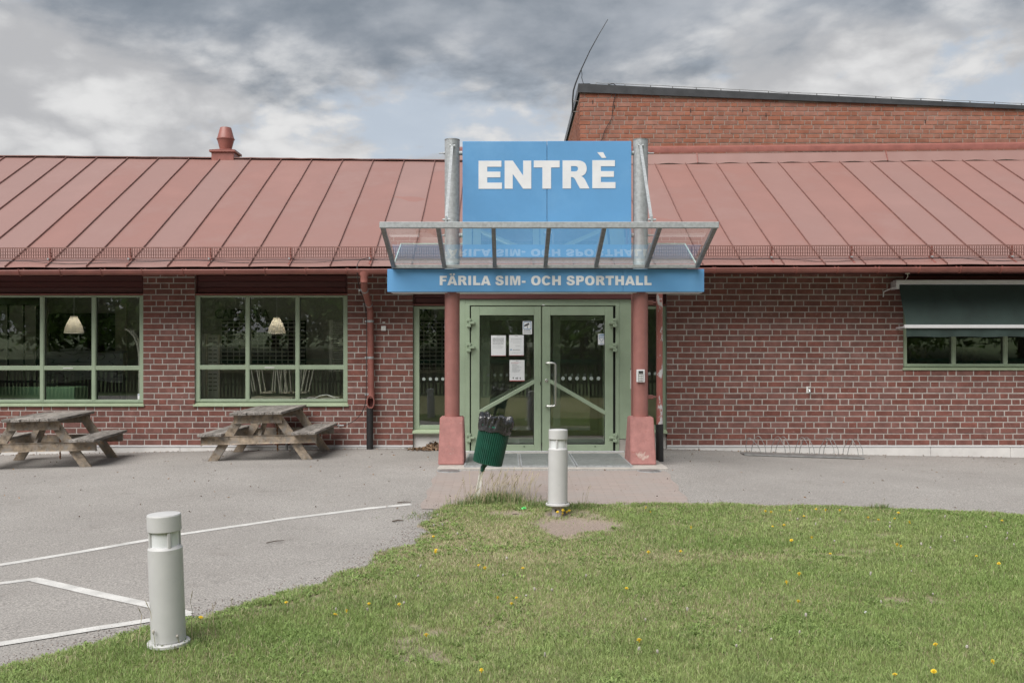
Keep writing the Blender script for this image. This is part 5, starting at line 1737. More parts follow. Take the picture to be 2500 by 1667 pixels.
for j in range(len(prof) - 1):
    for k in range(n):
        a = j * n + k; b = j * n + (k + 1) % n; m.f.append((a, b, b + n, a + n))
m.build('bag', M_bag, bin_, smooth=50)

# ------------------------------------------------------------------ things inside the building, seen through the windows
def lamp(u, v0, v1, y, wpx, lab):
    k = F / y; p = P(u, v1, y); h = (v1 - v0) / k; r = wpx / 2 / k
    t = thing('pendant_lamp', lab, 'lamp', (p.x, y, p.z), 'pendant lamps in the cafeteria')
    pr = [(r, 0), (r * .97, h * .08), (r * .86, h * .35), (r * .66, h * .62), (r * .46, h * .82), (r * .38, h * .9), (r * .36, h)]
    inner = [(a * .96, b - (.004 if i else 0)) for i, (a, b) in enumerate(pr)][::-1]
    MB().lathe(pr + inner, 32, Matrix.Translation(p), cap=False).build('shade', M_lampshade, t, smooth=50)
    bl_ = bpy.data.lights.new('bulb', 'POINT'); bl_.energy = .75; bl_.color = (1, .94, .85); bl_.shadow_soft_size = .06
    bo = bpy.data.objects.new('bulb', bl_); COL.objects.link(bo); bo.parent = t; bo.location = (0, 0, h * .55)
    MB().lathe([(r * .34, h), (r * .3, h * .92), (0, h * .92)], 20, Matrix.Translation(p), cap=False).build('holder', M_white_pl, t, smooth=40)
    MB().tube([p + Vector((0, 0, h)), p + Vector((.002, 0, h + .3)), Vector((p.x, y, 2.56))], .004, 6).build('cord', M_white_pl, t)


lamp(180.5, 771.6, 813, 16.1, 46.5, 'cream pendant lamp in the left window')
lamp(675.5, 774.7, 814, 16.25, 43.5, 'cream pendant lamp in the window with stacked chairs')
t = thing('green_bench', 'green box bench low behind the left window', 'bench', (X(60, 15.9), 15.9, -.02))
zt = Z(945, 15.9)
MB().bbox((X(-60, 15.9), 15.9, -.015), (X(182, 15.9), 16.4, zt), .01).build('box', M_greenbox, t)
MB().bbox((X(-60, 15.9), 16.3, zt), (X(110, 15.9), 16.4, zt + .1), .02).build('cushion', M_roomdark, t)
t = thing('counter', 'grey counter painted with black wood grain lines behind the left window', 'counter', (X(200, 17.4), 17.4, -.02))
vs = []; fs = []
for i in range(25):
    x = X(112, 17.4) + (X(300, 17.4) - X(112, 17.4)) * i / 24
    vs += [(x, 17.4, Z(930 + 4 * math.sin(i * .35), 17.4)), (x, 17.4, Z(858 + (6 if i > 9 else 0) + 2 * math.sin(i * .5), 17.4)), (x, 17.7, Z(858 + 2 * math.sin(i * .5), 17.4))]
    if i: fs += [(3 * i - 3, 3 * i, 3 * i + 1, 3 * i - 2), (3 * i - 2, 3 * i + 1, 3 * i + 2, 3 * i - 1)]
MB().add(vs, fs).build('front', M_boardgrain, t)
MB().box((X(120, 17.4), 17.45, -.01), (X(292, 17.4), 17.7, Z(915, 17.4))).build('base', M_roomdark, t)
t = thing('dark_doorway', 'dark opening in the back wall behind the left window', 'doorway', (X(200, 18.9), 18.9, -.02))
m = MB(); m.box((X(119, 18.95), 18.94, .0), (X(284, 18.95), 18.99, Z(765, 18.95))); m.build('opening', M_roomdark, t)
m = MB(); m.box((X(284, 18.95), 18.90, .0), (X(310, 18.95), 18.97, 2.4)); m.box((X(105, 18.95), 18.90, .0), (X(119, 18.95), 18.97, 2.4)); m.build('jamb', M_beige, t)
t = thing('locker_row', 'row of tall beige locker doors at the far left inside', 'lockers', (X(30, 17.2), 17.2, -.02))
for u0, u1 in ((-40, -6), (-2, 16), (22, 55), (60, 86)):
    MB().bbox((X(u0, 17.2), 17.2, -.01), (X(u1, 17.2), 17.5, Z(745, 17.2)), .008).build('locker_door', M_grey_in, t)
    MB().bbox((X(u1, 17.2), 17.22, -.01), (X(u1 + 3.5, 17.2), 17.5, Z(743, 17.2)), .003).build('locker_edge', M_roomdark, t)
t = thing('bent_chair', 'two curved pale wooden arms beside the right edge of the left window', 'chair', (X(342, 15.7), 15.7, 0))
for du, dy in ((0, 0), (8, .12)):
    pts = [P(307 + du, 803 + du * .35, 15.7 + dy), P(316 + du, 808, 15.7 + dy), P(327 + du * .9, 820, 15.7 + dy), P(335 + du * .7, 838, 15.7 + dy), P(339.5 + du * .5, 860, 15.7 + dy), P(341 + du * .3, 900, 15.7 + dy), P(340, 960, 15.7 + dy), P(339, 1030, 15.7 + dy), P(338, 1100, 15.7 + dy)]
    MB().tube(pts, .018, 8).build('bent_arm', M_tube, t, smooth=60)
# second window: perforated cabinet, cafeteria hatch with grille, chairs put up on tables, shutter
t = thing('perforated_cabinet', 'beige perforated cabinet at the left of the window with stacked chairs', 'cabinet', (X(514, 15.9), 15.9, 0))
yq2 = 15.9
MB().bbox((X(507, yq2), yq2, -.01), (X(533, yq2), yq2 + .03, Z(817, yq2)), .004).build('front', M_grey_in, t)
MB().bbox((X(494, yq2), yq2 - .04, -.01), (X(502, yq2), yq2 + .25, Z(815, yq2)), .004).build('side', M_grey_in, t)
MB().bbox((X(503, yq2), yq2 - .03, -.01), (X(506.5, yq2), yq2 + .05, Z(815.5, yq2)), .003).build('edge', M_beige, t)
MB().bbox((X(533.2, yq2), yq2 - .005, -.01), (X(535.5, yq2), yq2 + .03, Z(817, yq2)), .002).build('edge', M_beige, t)
v = 825
while v < 960:
    for u0, u1 in ((509, 518), (521, 529.5)):
        if not 884 < v < 908: MB().box((X(u0, yq2), yq2 - .002, Z(v + 1.8, yq2)), (X(u1, yq2), yq2 + .004, Z(v, yq2))).build('slot', M_roomdark, t)
    v += 9.7
yh = 18.9
for (u0, u1, word, wu0, wu1, wv, hh, lab) in ((540, 745, 'CAFETERIA', 524, 657, 777, .175, 'serving hatch with roller grille under the word CAFETERIA'), (960, 1110, 'RECEPTION', 905, 1053, 774, .19, 'hatch with roller grille under the word RECEPTION behind the left sidelight')):
    t = thing('serving_hatch', lab, 'hatch', (X(u0, yh), yh, 0), 'roller grille hatches')
    MB().bbox((X(u0, yh), yh, Z(905, yh)), (X(u1, yh), yh + .09, Z(783, yh)), .003).build('dark_opening', M_roomdark, t)
    m = MB(); zz = Z(900, yh)
    while zz < Z(786, yh): m.box((X(u0, yh), yh - .02, zz), (X(u1, yh), yh - .008, zz + .02)); zz += .078
    x = X(u0, yh)
    while x < X(u1, yh): m.box((x, yh - .018, Z(902, yh)), (x + .016, yh - .006, Z(785, yh))); x += .115
    m.build('grille', M_grey_in, t)
    MB().bbox((X(u0, yh) - .05, yh - .15, Z(910, yh)), (X(u1, yh) + .05, yh + .09, Z(902, yh)), .004).build('counter_top', M_beige, t)
    text(word, hh * 1.38, (X(wu0, yh - .02), yh - .0, Z(wv, yh)), M_black, t, 'lettering', wid=X(wu1, yh) - X(wu0, yh), bold=.004, thick=.004)
yc = 16.15
t = thing('stacked_chairs', 'pale tube legs of chairs put up on a table behind the window', 'chairs', (X(690, yc), yc, 0))
rr = random.Random(4)
base_v = 957
MB().bbox((X(618, yc), yc - .25, Z(973, yc)), (X(722, yc), yc + .3, Z(968, yc)), .004).build('table_top', M_beige, t)
for (ua, ub) in ((612, 623), (607, 617), (625, 637), (632, 636), (638, 648), (669, 664), (674, 670), (676, 684), (682, 688), (688, 684), (692, 700), (699, 694), (694, 702), (706, 711), (744, 736), (750, 735), (757, 745), (767, 753), (736, 733)):
    y = yc + rr.uniform(-.15, .2)
    MB().tube([P(ua, 896, y), P(ub, base_v + rr.uniform(-3, 3), y)], .009, 6).build('leg', M_tube, t)
for (ua, ub) in ((636, 664), (688, 720), (733, 748), (706, 716)):
    MB().bbox((X(ua, yc), yc - .03, Z(base_v + 3, yc)), (X(ub, yc), yc + .3, Z(base_v, yc)), .003).build('seat_edge', M_beige, t)
MB().box((X(612, yc), yc + .1, -.01), (X(618, yc), yc + .15, Z(973, yc))).build('table_leg', M_grey_in, t)
t = thing('louvre_shutter', 'beige slatted shutter at the right of the window with stacked chairs', 'shutter', (X(820, 16.6), 16.6, 0))
ys_ = 16.6
MB().bbox((X(803, ys_), ys_, Z(908, ys_)), (X(812, ys_), ys_ + .05, Z(782, ys_)), .004).build('stile', M_grey_in, t)
MB().bbox((X(846, ys_), ys_, Z(908, ys_)), (X(856, ys_), ys_ + .05, Z(782, ys_)), .004).build('stile', M_grey_in, t)
v = 786
while v < 905:
    MB().bbox((X(812, ys_), ys_ + .005, Z(v + 3.0, ys_)), (X(846, ys_), ys_ + .03, Z(v, ys_)), .003).build('slat', M_grey_in, t); v += 5.6
pts = [P(750, 972, 15.5), P(757, 970, 15.5), P(768, 972, 15.55), P(780, 966, 15.5), P(797, 963.5, 15.55), P(812, 968, 15.5), P(828, 970.5, 15.5), P(800, 971, 15.6), P(785, 973, 15.55)]
tag(MB().tube(pts, .009, 6).build('white_cable', M_white_pl, origin=pts[0], smooth=60), 'white cable coiled on the inside sill of the window with stacked chairs', 'cable')
t = thing('inner_sill', 'pale inner window board behind the stacked chairs', 'sill', (X(660, 15.5), 15.5, .6))
MB().bbox((xB0, YW + .13, Z(979, YW) - .06), (xB1, YW + .45, Z(980, YW) - .02), .004).build('board', M_beige, t)
# brown boxes added inside the right window in place of reflections in the glass
t = thing('reflection_box', 'brown boxes standing in for reflections in the right window below the awning', 'reflection stand-in', (X(2370, 16.8), 16.8, 0))
MB().bbox((X(2350, 16.8), 16.8, -.01), (X(2395, 16.8), 17.2, Z(848, 16.8)), .006).build('body', M_wood_b, t)
MB().bbox((X(2222, 16.8), 16.8, -.01), (X(2262, 16.8), 17.2, Z(848, 16.8)), .006).build('side_reflection', M_wood_b, t)

# ------------------------------------------------------------------ lawn
def seg_dist(px, py, poly):
    """signed distance to a closed outline, positive inside"""
    d = np.full(px.shape, 1e9); ins = np.zeros(px.shape, bool)
    n = len(poly)
    for i in range(n):
        ax_, ay_ = poly[i]; bx_, by_ = poly[(i + 1) % n]
        vx, vy = bx_ - ax_, by_ - ay_
        t = np.clip(((px - ax_) * vx + (py - ay_) * vy) / (vx * vx + vy * vy), 0, 1)
        d = np.minimum(d, np.hypot(px - ax_ - t * vx, py - ay_ - t * vy))
        c = ((ay_ > py) != (by_ > py)) & (px < (bx_ - ax_) * (py - ay_) / (by_ - ay_ + 1e-12) + ax_)
        ins ^= c
    return np.where(ins, d, -d)


def vnoise(x, y, s, seed):
    """smooth value noise"""
    r = np.random.default_rng(seed); T = r.random((256, 256))
    xx = x * s + 1000; yy = y * s + 1000
    xi = np.floor(xx).astype(int); yi = np.floor(yy).astype(int)
    fx = xx - xi; fy = yy - yi
    fx = fx * fx * (3 - 2 * fx); fy = fy * fy * (3 - 2 * fy)
    g = lambda a, b: T[a % 256, b % 256]
    return (g(xi, yi) * (1 - fx) + g(xi + 1, yi) * fx) * (1 - fy) + (g(xi, yi + 1) * (1 - fx) + g(xi + 1, yi + 1) * fx) * fy


def fbm(x, y, s, seed): return (vnoise(x, y, s, seed) + .5 * vnoise(x, y, s * 2.1, seed + 1) + .25 * vnoise(x, y, s * 4.3, seed + 2)) / 1.75


K = 1.063
edge_px = [(0, 1535), (240, 1468), (440, 1420), (620, 1375), (760, 1335), (860, 1290), (930, 1252), (965, 1225), (985, 1190), (1000, 1165), (1060, 1158), (1100, 1148), (1180, 1146), (1240, 1157), (1300, 1160), (1400, 1160), (1550, 1161), (1700, 1160), (1850, 1163), (2000, 1169), (2150, 1176), (2352, 1185)]
lawn = [(G(u * K, v * K).x, G(u * K, v * K).y) for u, v in edge_px]
e0 = lawn[0]; e1 = lawn[-1]
lawn = [(-7.5, -7.5), (-5.2, 1.2)] + lawn + [(9.5, e1[1] - .35), (16, e1[1] - .8), (16, -7.5)]


def lawn_sd(x, y):
    return seg_dist(x, y, lawn) + (fbm(x, y, 2.6, 3) - .5) * .26 + (fbm(x, y, 9, 8) - .5) * .10


dirt_c = G(1395, 1286); dirt_d = G(1500, 1286); dirt_r = abs(dirt_d.x - dirt_c.x)
dirt2 = G(1180, 1252)
STUB = (b2.location.x, b2.location.y)


def dirt(x, y):
    a = np.hypot((x - dirt_c.x) / (dirt_r * 1.0), (y - dirt_c.y) / (dirt_r * 1.35))
    a = np.minimum(a, np.hypot((x - dirt2.x - .3) / .45, (y - dirt2.y + .12) / .28) + .5)
    a = a + (fbm(x, y, 4, 21) - .5) * .9 + (fbm(x, y, 13, 22) - .5) * .6
    d = np.clip((1.20 - a) / .5, 0, 1) ** .8
    d = np.maximum(d, np.clip((.17 - np.hypot(x - STUB[0], y - STUB[1])) / .06, 0, 1))
    sp = np.clip((fbm(x, y, 1.5, 33) - .66) / .08, 0, 1) * np.clip((fbm(x, y, 7, 35) - .45) / .2, 0, 1)
    return np.maximum(d, sp * .8)


def dryness(x, y):
    """trodden, straw-coloured parts: left end, round the bare patch, odd patches elsewhere"""
    q = G(1150, 1330)
    a = np.exp(-(((x - q.x) / 1.3) ** 2 + ((y - q.y) / 1.5) ** 2))
    q2 = G(1750, 1370)
    b = np.exp(-(((x - q2.x) / 1.2) ** 2 + ((y - q2.y) / .25) ** 2))
    f = fbm(x, y, .8, 41)
    e = np.clip(1 - lawn_sd(x, y) / .5, 0, 1) * .35
    return np.clip(.95 * a + .55 * b + 1.2 * np.clip(f - .52, 0, 1) + e + (fbm(x, y, 6, 43) - .5) * .5, 0, 1)


def hl(x, y):
    s = lawn_sd(x, y)
    return gz(x, y) + np.clip(s * .12, -.03, .028) + np.clip(s, 0, 1) * (fbm(x, y, 1.3, 51) - .5) * .035 - .02 * np.clip(dirt(x, y), 0, 1)


lx = np.unique(np.round(np.concatenate([np.arange(-7.6, -3.6, .2), np.arange(-3.6, 7.4, .05), np.arange(7.4, 16, .2)]), 4))
ly = np.unique(np.round(np.concatenate([np.arange(-7.6, 3.6, .25), np.arange(3.6, 10.9, .05)]), 4))
lo, lv = grid_sheet('lawn_ground', 0, 0, lx, 0, 0, ly, hl, M_soil, 'structure', keep=lambda x, y: lawn_sd(x, y) > -.12)
dd = dirt(lv[:, 0], lv[:, 1]); dr = dryness(lv[:, 0], lv[:, 1]); ed = np.clip(1 - lawn_sd(lv[:, 0], lv[:, 1]) / .10, 0, 1)
soil = np.array([.29, .235, .20]); green = np.array([.19, .19, .09]); straw = np.array([.36, .31, .20])
w_d = np.clip(dd + ed * .9, 0, 1)[:, None]
colr = (green * (1 - dr[:, None]) + straw * dr[:, None]) * (1 - w_d) + soil * w_d
at = lo.data.attributes.new('tone', 'FLOAT_COLOR', 'POINT')
at.data.foreach_set('color', np.concatenate([colr, np.ones((len(colr), 1))], 1).astype(np.float32).ravel())


def blades(name, x, y, z, h, w, lean, col, label, cat, az=None, parent=None, kind='stuff', curl=.6):
    n = len(x)
    if az is None: az = rng.uniform(0, 2 * np.pi, n)
    fa = rng.uniform(0, 2 * np.pi, n)
    sx, sy = np.cos(fa) * w / 2, np.sin(fa) * w / 2
    lxv, lyv = np.cos(az) * lean * h, np.sin(az) * lean * h
    V = np.zeros((n, 5, 3), np.float32)
    V[:, 0] = np.stack([x - sx, y - sy, z - .004], 1); V[:, 1] = np.stack([x + sx, y + sy, z - .004], 1)
    mx, my, mz = x + lxv * (1 - curl), y + lyv * (1 - curl), z + h * .58
    V[:, 2] = np.stack([mx + sx * .8, my + sy * .8, mz], 1); V[:, 3] = np.stack([mx - sx * .8, my - sy * .8, mz], 1)
    V[:, 4] = np.stack([x + lxv, y + lyv, z + h * np.clip(1 - .35 * lean, .35, 1)], 1)
    me = bpy.data.meshes.new(name)
    me.vertices.add(n * 5); me.vertices.foreach_set('co', V.ravel())
    b = (np.arange(n) * 5)[:, None]
    lp = (b + np.array([0, 1, 2, 3, 3, 2, 4])[None, :]).astype(np.int32)
    me.loops.add(n * 7); me.loops.foreach_set('vertex_index', lp.ravel())
    st = np.empty(2 * n, np.int32); st[0::2] = np.arange(n) * 7; st[1::2] = np.arange(n) * 7 + 4
    me.polygons.add(2 * n); me.polygons.foreach_set('loop_start', st)
    try:
        tot = np.empty(2 * n, np.int32); tot[0::2] = 4; tot[1::2] = 3
        me.polygons.foreach_set('loop_total', tot)
    except Exception: pass
    me.update(calc_edges=True)
    me.polygons.foreach_set('use_smooth', [True] * (2 * n))
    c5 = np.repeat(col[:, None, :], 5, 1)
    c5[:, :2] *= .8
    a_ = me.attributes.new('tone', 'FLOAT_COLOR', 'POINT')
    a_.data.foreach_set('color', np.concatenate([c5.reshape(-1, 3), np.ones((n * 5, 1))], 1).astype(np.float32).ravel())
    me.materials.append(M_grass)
    o = bpy.data.objects.new(name, me); COL.objects.link(o)
    if parent is not None: o.parent = parent
    if kind: o['kind'] = kind
    if label: o['label'] = label
    if cat: o['category'] = cat
    return o


def grass_positions(n):
    """denser where the lawn is near"""
    y = 4.2 + 6.5 * rng.random(n) ** 1.15
    half = y * .56 + .5
    x = rng.uniform(-1, 1, n) * half + .15
    return x, y


x, y = grass_positions(760000)
s = lawn_sd(x, y); d_ = dirt(x, y)
keep = (s > rng.uniform(-.03, .06, len(x))) & (rng.random(len(x)) > np.clip(d_ * 1.15, 0, .985))
keep &= rng.random(len(x)) < (.72 + .28 * np.clip((fbm(x, y, 4, 61) - .3) / .3, 0, 1))
x, y = x[keep][:520000], y[keep][:520000]
dr = dryness(x, y); tuft = fbm(x, y, 3.2, 71); tf2 = fbm(x, y, 11, 73)
h = (.014 + .028 * tuft + .018 * tf2) * rng.uniform(.6, 1.35, len(x)) * (1 - .35 * dr)
w = rng.uniform(.0018, .0036, len(x)) * (1 + .12 * (y - 5))
lean = rng.uniform(.15, 1.1, len(x))
g1 = np.array([.245, .355, .105]); g2 = np.array([.36, .44, .17]); g3 = np.array([.52, .46, .30]); g4 = np.array([.18, .25, .09])
mixv = np.clip(fbm(x, y, 1.1, 81) * 1.3 - .15 + rng.normal(0, .16, len(x)), 0, 1)[:, None]
col = g1 * (1 - mixv) + g2 * mixv
dk = np.clip((fbm(x, y, 5, 83) - .5) * 3, 0, 1)[:, None]
col = col * (1 - .45 * dk) + g4 * .45 * dk
isdry = (rng.random(len(x)) < (.04 + .52 * dr))[:, None]
col = np.where(isdry, g3 * rng.uniform(.6, 1.15, (len(x), 1)), col)
col = col * rng.uniform(.72, 1.25, (len(x), 1))
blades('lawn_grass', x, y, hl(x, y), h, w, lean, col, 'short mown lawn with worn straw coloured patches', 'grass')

# broad-leaved weeds: rosettes of wider leaves along the edge and in patches
n = 3400
x, y = grass_positions(n * 9); s = lawn_sd(x, y)
pr = np.clip((fbm(x, y, 1.7, 91) - .52) * 3.5, 0, 1) * .8 + np.clip(1 - np.abs(s - .12) / .3, 0, 1) * .6
pr *= (s > 0) * (dirt(x, y) < .5)
sel = rng.random(len(x)) < pr
cx_, cy_ = x[sel][:n], y[sel][:n]
kk_ = 7
X_ = np.repeat(cx_, kk_) + rng.normal(0, .008, len(cx_) * kk_); Y_ = np.repeat(cy_, kk_) + rng.normal(0, .008, len(cx_) * kk_)
az = np.tile(np.arange(kk_) * 2 * np.pi / kk_, len(cx_)) + np.repeat(rng.uniform(0, 6, len(cx_)), kk_) + rng.normal(0, .3, len(X_))
hh = rng.uniform(.016, .036, len(X_))
col = np.where(rng.random((len(X_), 1)) < .5, np.array([[.26, .36, .11]]), np.array([[.21, .30, .095]])) * rng.uniform(.75, 1.3, (len(X_), 1))
blades('weed_leaves', X_, Y_, hl(X_, Y_) + .004, hh, rng.uniform(.007, .014, len(X_)), rng.uniform(.8, 1.9, len(X_)), col, 'broad leaved weeds spread low through the lawn', 'weeds', az=az, curl=.45)

# long grass tuft with seed stalks behind the bin, and a few elsewhere
def tuft_at(u, v, n, hmin, hmax, spread, stalks, lab, sh=.42):
    g = G(u, v)
    X_ = g.x + rng.normal(0, spread, n); Y_ = g.y + rng.normal(0, spread * .5, n)
    hh = rng.uniform(hmin, hmax, n)
    col = np.where(rng.random((n, 1)) < .75, np.array([[.17, .25, .085]]), np.array([[.38, .34, .2]])) * rng.uniform(.7, 1.3, (n, 1))
    o = blades('grass_tuft', X_, Y_, hl(X_, Y_), hh, rng.uniform(.003, .006, n), rng.uniform(.1, .8, n), col, lab, 'grass')
    if stalks:
        m = MB()
        for i in range(stalks):
            bx = g.x + random.gauss(.06, spread); by = g.y + random.gauss(0, spread * .5); bz = float(hl(np.array([bx]), np.array([by]))[0])
            L_ = random.uniform(.55, 1.0) * sh; aa = random.uniform(-.35, .95)
            pts = [Vector((bx + aa * .45 * L_ * t ** 1.7, by + .1 * t * random.uniform(-.5, .5), bz + L_ * (t - .18 * t * t))) for t in (0, .25, .5, .75, 1)]
            m.tube(pts, [.0022, .002, .0016, .0014, .0010], 4)
            if random.random() < .8: m.tube([pts[3].lerp(pts[4], .2), pts[3].lerp(pts[4], .7), pts[4] + (pts[4] - pts[3]) * .15], [.0012, .0028, .0008], 5)
        m.build('seed_stalks', M_stemred, None, kind='stuff')
        so = bpy.data.objects[-1] if False else None
    return o


def tuft2(u, v, n, hmin, hmax, spread, stalks, lab, sh=.42):
    before = set(bpy.data.objects)
    o = tuft_at(u, v, n, hmin, hmax, spread, stalks, lab, sh)
    for q in set(bpy.data.objects) - before:
        if q is not o: q.parent = o
    return o


tuft2(1215, 1232, 1100, .05, .15, .19, 95, 'tall seeding grass tuft beside the foot of the litter bin', .42)
tuft2(1150, 1236, 260, .03, .09, .12, 12, 'sparse dry grass at the left of the litter bin post', .26)
tuft2(1322, 1243, 380, .04, .085, .12, 0, 'leafy green tuft left of the far bollard stub')
tuft2(1408, 1246, 360, .03, .08, .11, 3, 'green tuft with buttercups right of the far bollard stub', .3)
tuft2(408, 1592, 420, .03, .08, .15, 7, 'longer grass round the foot of the near bollard', .36)
tuft2(1035, 1262, 300, .02, .07, .2, 0, 'leafy green clump at the tip of the lawn')
tuft2(2150, 1248, 240, .03, .09, .06, 0, 'small leafy clump at the far edge of the lawn')

# ------------------------------------------------------------------ dandelions, seed heads, buttercups
def flower(kind):
    m = MB()
    if kind == 'yellow':
        for ring, (r, z) in enumerate(((.019, .0), (.013, .006), (.007, .009))):
            for k in range(11):
                a = 2 * math.pi * k / 11 + ring * .3
                m.add([(0, 0, z - .003), (r * math.cos(a - .25), r * math.sin(a - .25), z + .002), (r * 1.08 * math.cos(a), r * 1.08 * math.sin(a), z + .004), (r * math.cos(a + .25), r * math.sin(a + .25), z + .002)], [(0, 1, 2, 3)])
        m.lathe([(.002, -.012), (.006, -.008), (.008, -.001)], 8)
    else:
        bm = bmesh.new(); bmesh.ops.create_icosphere(bm, subdivisions=2, radius=.0115)
        rr = random.Random(2)
        for q in bm.verts: q.co *= rr.uniform(.8, 1.12)
        bm.verts.index_update()
        m.add([q.co.copy() for q in bm.verts], [tuple(q.index for q in f.verts) for f in bm.faces]); bm.free()
    return m


def proto(name, kind, mat, lab, cat, grp):
    t = thing(name, lab, cat, (0, 0, -5), grp)
    ROOT[t.name] = (0, 0, 0)
    ht = .055 if kind == 'yellow' else .10
    f = flower(kind); f.v = [q + Vector((0, 0, ht)) for q in f.v]
    f.build('flower_head', mat, t)
    MB().tube([(0, 0, -.005), (.004, .002, ht * .5), (0, 0, ht - .004)], .0022, 5).build('stem', M_stem, t)
    return t


pd = proto('dandelion', 'yellow', M_petal, 'small yellow dandelion in bloom in the lawn', 'dandelion', 'yellow dandelions in the lawn')
ps = proto('dandelion_seedhead', 'seed', M_seedhead, 'pale dandelion seed head on a stalk in the lawn', 'seed head', 'dandelion seed heads in the lawn')
r3 = [(1059, 1322), (1066, 1353), (1061, 1365), (977, 1493), (1168, 1396), (1190, 1405), (1213, 1476), (1264, 1475), (1247, 1491), (1278, 1402), (1528, 1451), (1564, 1588), (1584, 1369), (1662, 1363), (1176, 1661), (1592, 1260), (1687, 1305), (1573, 1253),
      (1867, 1263), (1882, 1265), (1929, 1259), (1962, 1270), (1995, 1259), (2013, 1261), (2053, 1262), (2122, 1278), (2144, 1278), (2184, 1277), (2194, 1264), (1885, 1295), (1913, 1295), (2228, 1290), (2444, 1281), (1936, 1335), (1984, 1329), (2027, 1359), (2190, 1350), (2200, 1353), (1950, 1425), (1923, 1446), (1947, 1486), (2385, 1373), (2441, 1395), (2290, 1592), (2437, 1643), (2187, 1663), (2281, 1658), (487, 1519), (846, 1509), (816, 1513), (1042, 1570), (700, 1480), (900, 1490)]
w3 = [(1052, 1278), (1065, 1286), (1056, 1310), (1088, 1311), (1117, 1329), (1140, 1371), (1238, 1397), (1292, 1481), (1314, 1478), (1348, 1475), (1172, 1419), (1220, 1430), (1573, 1552), (1678, 1533), (1548, 1626), (1616, 1634), (1332, 1651), (1435, 1438), (1950, 1292), (2004, 1291), (2176, 1293), (2170, 1314), (1990, 1316), (2037, 1346), (2336, 1335), (2298, 1343), (2270, 1368), (2359, 1336), (2461, 1329), (2450, 1347), (2474, 1355), (2252, 1366), (2120, 1445), (2229, 1418), (2285, 1476), (1974, 1546), (1874, 1586), (1945, 1580), (1800, 1612), (2162, 1503), (1816, 1569), (2360, 1618), (967, 1490), (820, 1520), (560, 1480), (905, 1520), (1010, 1420), (1008, 1437), (985, 1500), (380, 1590), (440, 1586), (462, 1560), (2158, 1233), (2300, 1290), (2410, 1305), (905, 1405)]


def place(proto_, pts, rz, first=[0]):
    for i, (u, v) in enumerate(pts):
        o = proto_ if i == 0 else copy_tree(proto_)
        sc = rz() if True else 1
        g = G(u, v + 4 + 9 * (v - 1200) / 400 * sc, .0)
        o.location = (g.x, g.y, float(hl(np.array([g.x]), np.array([g.y]))[0]))
        o.scale = (1, 1, 1) if False else (random.uniform(.5, .78),) * 2 + (sc,)
        o.rotation_euler = (random.gauss(0, .18), random.gauss(0, .18), random.uniform(0, 6))


place(pd, r3, lambda: random.uniform(.55, 1.15))
place(ps, w3, lambda: random.uniform(.5, 1.3))
pbc = proto('buttercup', 'yellow', M_petal, 'small yellow buttercup beside the stub of the far bollard', 'buttercup', 'buttercups at the far bollard')
for i, (u, v) in enumerate(((1361, 1249), (1370, 1245), (1371, 1253), (1372, 1258), (1386, 1250), (1393, 1246))):
    o = pbc if i == 0 else copy_tree(pbc)
    g = P(u, v, 9.52 + .02 * i); zg_ = float(hl(np.array([g.x]), np.array([g.y]))[0])
    o.location = (g.x, g.y, zg_); o.scale = (.8, .8, max(.4, (g.z - zg_) / .055)); o.rotation_euler = (.25, 0, i)

# ------------------------------------------------------------------ litter, twigs, leaves
def crumple(name, u, v, size, mat, lab):
    g = G(u, v); rr = random.Random(int(u))
    bm = bmesh.new(); bmesh.ops.create_icosphere(bm, subdivisions=2, radius=size)
    for q in bm.verts:
        q.co *= rr.uniform(.55, 1.2); q.co.z *= .55
    bm.verts.index_update(); m = MB()
    zz = float(max(hl(np.array([g.x]), np.array([g.y]))[0], g.z)) + size * .4 + .014
    m.add([q.co + Vector((g.x, g.y, zz)) for q in bm.verts], [tuple(q.index for q in f.verts) for f in bm.faces]); bm.free()
    return tag(m.build(name, mat, origin=(g.x, g.y, zz)), lab, 'litter')


crumple('wrapper', 1279, 1252, .026, M_litter, 'crumpled bright green wrapper on the bare soil near the bollard')
crumple('paper_scrap', 2115, 1512, .014, M_whitelit, 'small white scrap lying in the lawn')
TW = [((958, 1275), (985, 1273), .007, 'short brown twig on the asphalt near the lawn tip'), ((970, 1229), (1003, 1228), .005, 'thin twig lying at the end of the long white line'), ((650, 1328), (694, 1322), .004, 'thin dark twig on the asphalt behind the near bollard'), ((1252, 1258), (1266, 1258), .004, 'tiny dark stick on the bare soil beside the wrapper')]
for a, b, r, lab in TW:
    p, q = G(*a), G(*b); p.z += .012; q.z += .012; mid = p.lerp(q, .5) + Vector((0, .012, .004))
    p.z = max(p.z, float(hl(np.array([p.x]), np.array([p.y]))[0]) + .006); q.z = max(q.z, float(hl(np.array([q.x]), np.array([q.y]))[0]) + .006); mid.z = max(mid.z, p.z)
    tag(MB().tube([p, mid, q], [r, r * 1.1, r * .6], 6).build('twig', M_twig, origin=p), lab, 'twig')


def leaf_bits(name, pts, size, mat, lab):
    m = MB()
    for (x, y, z) in pts:
        s_ = size * random.uniform(.5, 1.3); a = random.uniform(0, 6.3)
        rot = Matrix.Rotation(a, 3, 'Z') @ Matrix.Rotation(random.gauss(0, .5), 3, 'X') @ Matrix.Rotation(random.gauss(0, .5), 3, 'Y')
        vs = [rot @ Vector(q) for q in ((-s_, 0, 0), (-.1 * s_, -.45 * s_, .25 * s_), (s_, 0, .1 * s_), (0, .45 * s_, .25 * s_))]
        m.add([v + Vector((x, y, z)) for v in vs], [(0, 1, 3), (1, 2, 3)])
    o = m.build(name, mat); o['kind'] = 'stuff'; o['label'] = lab
    return o


